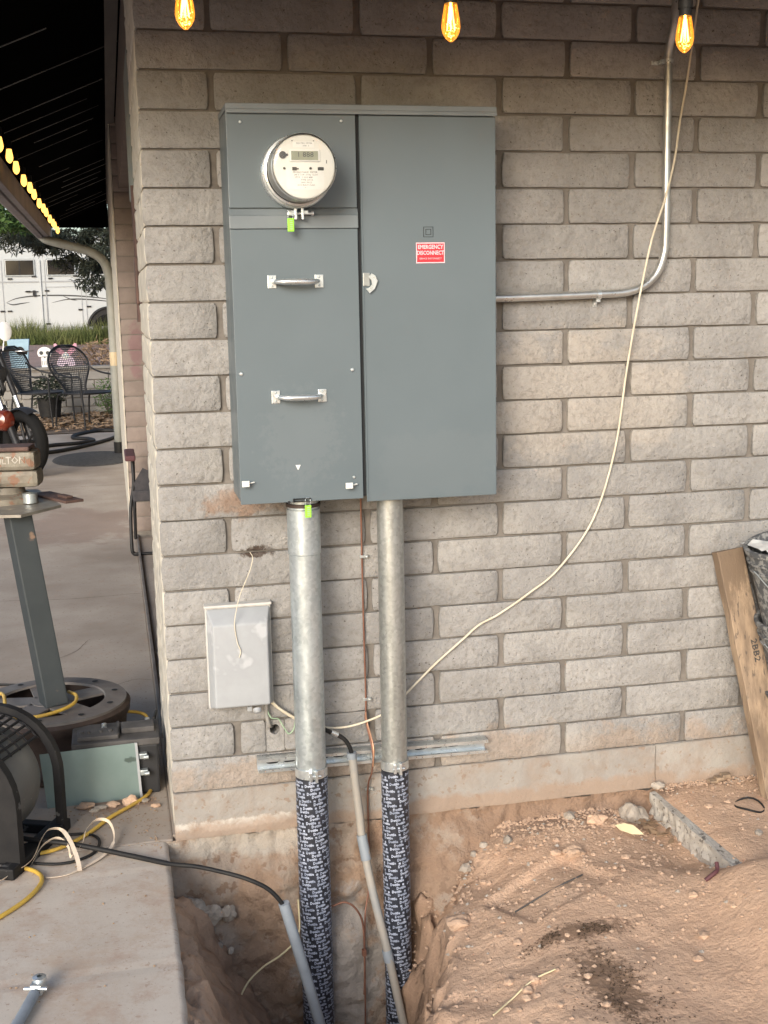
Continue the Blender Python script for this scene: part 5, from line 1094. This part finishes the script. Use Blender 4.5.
# folding chair by the far pier
t = thing('folding_chair', 'dark folding chair tucked behind the block wall corner', 'chair', (-.1, 4.35, 0))
x0 = -.235
S = MB(); S.tube(spline([(x0+.03, 4.30, .60), (x0+.03, 4.28, .45), (x0+.005, 4.26, .30), (x0-.002, 4.22, .06), (x0+.01, 4.22, .022), (x0+.05, 4.22, .014), (x0+.5, 4.22, .014)], 6), .011, 8); S.tube([(x0+.04, 4.62, .6), (x0+.03, 4.7, .02)], .011, 8); S.tube([(x0+.5, 4.22, .014), (x0+.52, 4.3, .6)], .011, 8); part('frame', S, 'blackmet', t)
S = MB(); S.box(x0-.015, x0+.05, 4.22, 4.62, .60, .635, .01); part('arm_pad', S, 'maroon', t)
S = MB(); S.add([V(x0+.03, 4.25, .38), V(x0+.5, 4.25, .38), V(x0+.5, 4.65, .33), V(x0+.03, 4.65, .33), V(x0+.03, 4.72, .52), V(x0+.03, 4.25, .28)], [(0, 1, 2, 3), (0, 3, 4), (0, 3, 5)]); S.box(x0+.02, x0+.5, 4.25, 4.27, .34, .41, .01)
S.add([V(x0+.02, 4.27, .44), V(x0+.09, 4.27, .55), V(x0+.15, 4.27, .52), V(x0+.2, 4.27, .36), V(x0+.03, 4.27, .34)], [(0, 1, 2, 3, 4)]); part('seat_sling', S, 'fold', t)
# dark potted plant behind the chairs
def leafball(S, c, r, n_, rr_, sz, flat=1.0, droop=0):
    for _ in range(n_):
        while True:
            p = V(rr_.uniform(-1, 1), rr_.uniform(-1, 1), rr_.uniform(-1, 1))
            if p.length < 1: break
        q = V(c[0]+p.x*r[0], c[1]+p.y*r[1], c[2]+p.z*r[2]); d_ = V(rr_.gauss(0, 1), rr_.gauss(0, 1), rr_.gauss(0, .6)-droop).normalized(); s_ = d_.cross(V(rr_.gauss(0, 1), rr_.gauss(0, 1), 1)).normalized()
        L = sz*rr_.uniform(.6, 1.4); S.add([q, q+d_*L*.5+s_*L*.16*flat, q+d_*L, q+d_*L*.5-s_*L*.16*flat], [(0, 1, 2, 3)])
t = thing('potted_plant', 'dark leafy plant in a black pot between the patio chairs', 'plant', (-1.15, 13.9, 0)); rr = random.Random(4)
S = MB(); S.lathe([(0, 0), (.13, 0), (.17, .3), (.155, .3), (.12, .02)], Matrix.Translation((-1.15, 13.9, .012)), 20); part('pot', S, 'black', t)
S = MB(); leafball(S, (-1.15, 13.9, .42), (.24, .24, .22), 500, rr, .09); part('foliage', S, 'pine', t)
t = thing('dry_shrub', 'dry tan shrub growing on the gravel terrace behind the downspout', 'shrub', (-.45, 15.2, .68)); S = MB(); leafball(S, (-.45, 15.2, .86), (.35, .3, .2), 700, rr, .09, .5); part('foliage', S, 'leaf', t); S = MB()
for k_ in range(9): a = k_*.7; S.tube([(-.45, 15.2, .66), (-.45+.25*cos(a), 15.2+.2*sin(a), .95)], .006, 4)
part('stem', S, 'bark', t)
t = thing('dry_shrub', 'low olive shrub beside the chair legs at the foot of the retaining wall', 'shrub', (-.35, 14.2, 0)); S = MB(); leafball(S, (-.35, 14.2, .28), (.22, .2, .26), 600, rr, .07, .6); part('foliage', S, 'green_leaf', t); S = MB()
for k_ in range(6): a = k_; S.tube([(-.35, 14.2, 0), (-.35+.15*cos(a), 14.2+.1*sin(a), .35)], .006, 4)
part('stem', S, 'bark', t)
S = MB()
for _ in range(3800):
    x, y = rr.uniform(-3.2, .2), 12.1+2.4*rr.random()**.7; z = .025+rr.random()*.03; a = rr.random()*6.3; L = rr.uniform(.03, .08); tl = rr.uniform(-.5, .5)
    S.add([(x+L*cos(a), y+L*sin(a), z+L*tl), (x-L*.4*sin(a), y+L*.4*cos(a), z), (x-L*cos(a), y-L*sin(a), z-L*tl*.4), (x+L*.4*sin(a), y-L*.4*cos(a), z+.01)], [(0, 1, 2, 3)])
tag(part('leaf_litter', S, 'leaf', kind='stuff'), 'dry brown leaf litter along the foot of the retaining wall', 'leaf litter')
S = MB()
for _ in range(16000):
    x, y = rr.uniform(-6, 2.5), rr.uniform(20.6, 22.6); hh = rr.uniform(.15, .60)*(.75+.55*n3(x*1.3, y*1.1)+.2*n3(x*5, 2)); hh = max(.08, hh); a = rr.random()*6.3; b_ = rr.gauss(0, .13); wv = .011
    S.add([(x-wv*cos(a), y-wv*sin(a), .80), (x+wv*cos(a), y+wv*sin(a), .80), (x+b_, y+rr.gauss(0, .05), .80+hh)], [(0, 1, 2)])
tag(part('tall_grass', S, 'grass', kind='stuff'), 'strip of tall green grass in front of the white trailer', 'grass')
# trailer
TY = 24.6
tr = thing('horse_trailer', 'long white horse trailer with dark windows parked beyond the grass', 'trailer', (-1.5, TY, .8))
def xp(px): return CAM.x+(px-107.3)*(TY-CAM.y)*(1/F)*1.0
def zp(py): return CAM.z+(304.3-py)*(TY-CAM.y)/F*1.0
S = MB(); S.box(-9, 2.6, TY, TY+2.3, zp(327), zp(243), .08); part('body', S, 'trailer', tr)
S = MB(); S.box(-9.02, 2.62, TY-.02, TY+2.32, zp(243)+.005, zp(243)+.07, .02); S.box(-9, 2.5, TY-.015, TY-.002, zp(282.5), zp(281.3)); S.box(-9, 2.5, TY-.02, TY-.002, zp(328), zp(325)); part('trim', S, 'trailer_line', tr)
for px in (12, 46.5, 51, 88): S = MB(); w_ = .018 if px == 46.5 else .007; S.box(xp(px)-w_, xp(px)+w_, TY-(.035 if px == 46.5 else .012), TY-.001, zp(325), zp(262 if px < 60 else 288)); part('panel_seam', S, 'trailer' if px == 46.5 else 'trailer_line', tr)
for a, b, c, d in ((-8, 5.5, 268, 290.5), (16, 41, 262, 275.5), (54, 78.5, 262, 275.5), (96, 120, 262, 275.5)):
    S = MB(); S.box(xp(a)-.03, xp(b)+.03, TY-.02, TY-.001, zp(d)-.03, zp(c)+.03, .03); wn = part('window', S, 'trailer', tr); S = MB(); S.box(xp(a), xp(b), TY-.03, TY-.0205, zp(d), zp(c), .004)
    S.v = [v for v in S.v]; part('pane', S, 'glass_d', wn)
    S = MB(); S.box(xp((a+b)/2)-.012, xp((a+b)/2)+.012, TY-.036, TY-.031, zp(d), zp(c)); part('window_bar', S, 'black', wn)
S = MB()
for a, b, c, d in ((51.5, 52, 287, 323), (83.5, 84, 287, 323), (51.5, 84, 286.8, 287.3)): S.box(xp(a), xp(b), TY-.012, TY-.001, zp(d), zp(c))
dr = part('trailer_door', S, 'trailer_line', tr)
S = MB(); S.box(xp(80), xp(84), TY-.03, TY-.001, zp(309.5), zp(308), .005); part('handle', S, 'black', dr)
S = MB()
for px, py in ((52, 290.5), (51.5, 321.5), (90, 290.5), (90, 306), (10.5, 309), (17, 309), (19, 279), (41, 277), (56, 279), (79, 277), (35, 291)): S.box(xp(px-2), xp(px+2), TY-.03, TY-.001, zp(py+.7), zp(py-.7))
S.box(xp(39), xp(41.5), TY-.05, TY-.001, zp(295.5), zp(290)); S.box(xp(32), xp(44), TY-.03, TY-.0135, zp(291.5), zp(290.8)); part('hinge', S, 'blackmet', tr)
def swoosh(P_, wmax):
    S = MB(); sp = spline([V(xp(a), TY-.004, zp(b)) for a, b in P_], 8); n_ = len(sp); vs = []
    for i, p in enumerate(sp): q = wmax*sin(pi*i/(n_-1))**.7; vs += [p+V(0, 0, q), p-V(0, 0, q)]
    S.add(vs, [(2*i, 2*i+1, 2*i+3, 2*i+2) for i in range(n_-1)]); return S
for P_, w_ in (([(14, 301), (25, 297), (45, 295), (75, 295.5), (100, 298), (118, 301)], .016), ([(55, 302), (70, 299), (85, 299), (105, 301), (120, 304)], .014), ([(14, 301), (20, 303), (28, 302), (36, 301)], .014), ([(66, 295.5), (74, 299), (80, 300)], .012)): part('stripe', swoosh(P_, w_), 'ink', tr)
wx, wz = xp(108), zp(327)
S = MB(); S.lathe([(0, 0), (.44, 0)], FACE(wx, TY-.006, wz), 30, a0=0, a1=pi); S.lathe([(.44, .0), (.48, .02), (.44, .04)], FACE(wx, TY-.01, wz), 30, a0=0, a1=pi); part('wheel_arch', S, 'black', tr)
for dx in (0, .95): S = MB(); S.lathe([(0, .12), (.20, .13), (.22, .20), (.33, .21), (.36, .16), (.36, 0)], FACE(wx+dx, TY+.12, wz-.05), 30); part('wheel', S, 'tyre', tr)
# trees
def tree(loc, label, blobs, mt, trunk, limbs, seed, sz, name='tree', droop=0, flat=1.0):
    t = thing(name, label, 'tree', loc, 'trees around the trailer'); rr_ = random.Random(seed)
    S = MB(); S.tube(spline([V(*p) for p in trunk], 5), [.16*(1-.75*i/((len(trunk)-1)*5)) for i in range((len(trunk)-1)*5+1)], 10)
    part('trunk', S, 'bark', t); S = MB()
    for L_ in limbs: sp = spline([V(*p) for p in L_], 4); S.tube(sp, [.05*(1-.8*i/(len(sp)-1)) for i in range(len(sp))], 7)
    part('limb', S, 'bark', t); S = MB()
    for c, r_, n_ in blobs:
        for _ in range(max(3, n_//60)):
            p = V(rr_.gauss(0, .5), rr_.gauss(0, .5), rr_.gauss(0, .5)); cc = (c[0]+p.x*r_[0], c[1]+p.y*r_[1], c[2]+p.z*r_[2]); leafball(S, cc, (r_[0]*.35, r_[1]*.35, r_[2]*.32), 60, rr_, sz, flat, droop)
    part('crown', S, mt, t); return t
def wx_(px, py, Y): k_ = (Y-CAM.y)/(FW.y+(px-384)/F*RT.y-(py-512)/F*UP.y); d_ = FW+RT*((px-384)/F)-UP*((py-512)/F); p = CAM+d_*k_; return (p.x, Y, p.z)
A = lambda px, py, Y: wx_(px, py, Y)
bl = []
for px, py, rx, rz, n_ in ((10, 248, .45, .30, 1100), (30, 256, .40, .22, 900), (48, 262, .3, .25, 600), (70, 245, .4, .25, 900), (62, 268, .22, .25, 400), (80, 262, .3, .35, 800), (90, 280, .22, .25, 500), (97, 240, .35, .4, 900), (100, 262, .3, .35, 700), (104, 222, .3, .3, 600), (96, 292, .15, .15, 200), (108, 290, .12, .2, 200), (84, 222, .25, .12, 350), (25, 232, .5, .15, 600), (115, 250, .3, .4, 500)):
    bl.append((A(px, py-(17 if px < 66 else 9), 18.5), (rx, .8, rz*.85), int(n_*1.4)))
x0, z0 = A(130, 250, 18.8)[0]+1.2, 0
tree((1.9, 19, .75), 'dark mesquite tree whose low branches hang in front of the trailer roof', bl, 'pine', [(1.9, 19, .75), (1.7, 19, 1.8), (1.4, 18.9, 3.0), (1.0, 18.8, 4.2)],
     [[(1.5, 18.9, 2.7), A(110, 232, 18.6), A(90, 224, 18.6), A(60, 222, 18.6)], [(1.5, 18.9, 2.6), A(100, 250, 18.6), A(60, 240, 18.6), A(20, 244, 18.6)], [A(100, 245, 18.6), A(95, 262, 18.5), A(90, 285, 18.5)], [A(70, 225, 18.6), A(84, 221, 18.6), A(100, 226, 18.5)]], 5, .10, droop=.8, flat=.7)
bl = [(A(px, py, 16.5), (rx, .6, rz), n_) for px, py, rx, rz, n_ in ((4, 205, .3, .28, 900), (14, 222, .22, .16, 500), (-12, 220, .3, .3, 700), (-30, 200, .5, .5, 1200), (3, 226, .25, .16, 400))]
tree((-3.2, 16.6, .7), 'bright green leafy tree at the far left under the string lights', bl, 'green_leaf', [(-3.2, 16.6, .7), (-3.1, 16.6, 1.6), (-2.8, 16.6, 2.4), (-2.3, 16.5, 3.2)], [[(-2.9, 16.6, 2.2), A(-10, 225, 16.5), A(10, 218, 16.5)]], 8, .10)
bl = [((x, 34+(i % 3)*2, 3.4+.7*sin(i*1.7)), (1.6, 1.4, 1.3), 1500) for i, x in enumerate((-9, -6.4, -4.3, 1.5, 3.5, 6))]
tree((-6, 34, .8), 'dense dark trees rising far behind the trailer roof', bl[:3], 'pine', [(-6, 34, .8), (-6, 34, 2.5), (-5.8, 34, 4)], [], 15, .22)
tree((3, 36, .8), 'dense dark tree far behind the right end of the trailer', bl[3:], 'pine', [(3, 36, .8), (3, 36, 2.5), (2.9, 36, 4)], [], 16, .22)
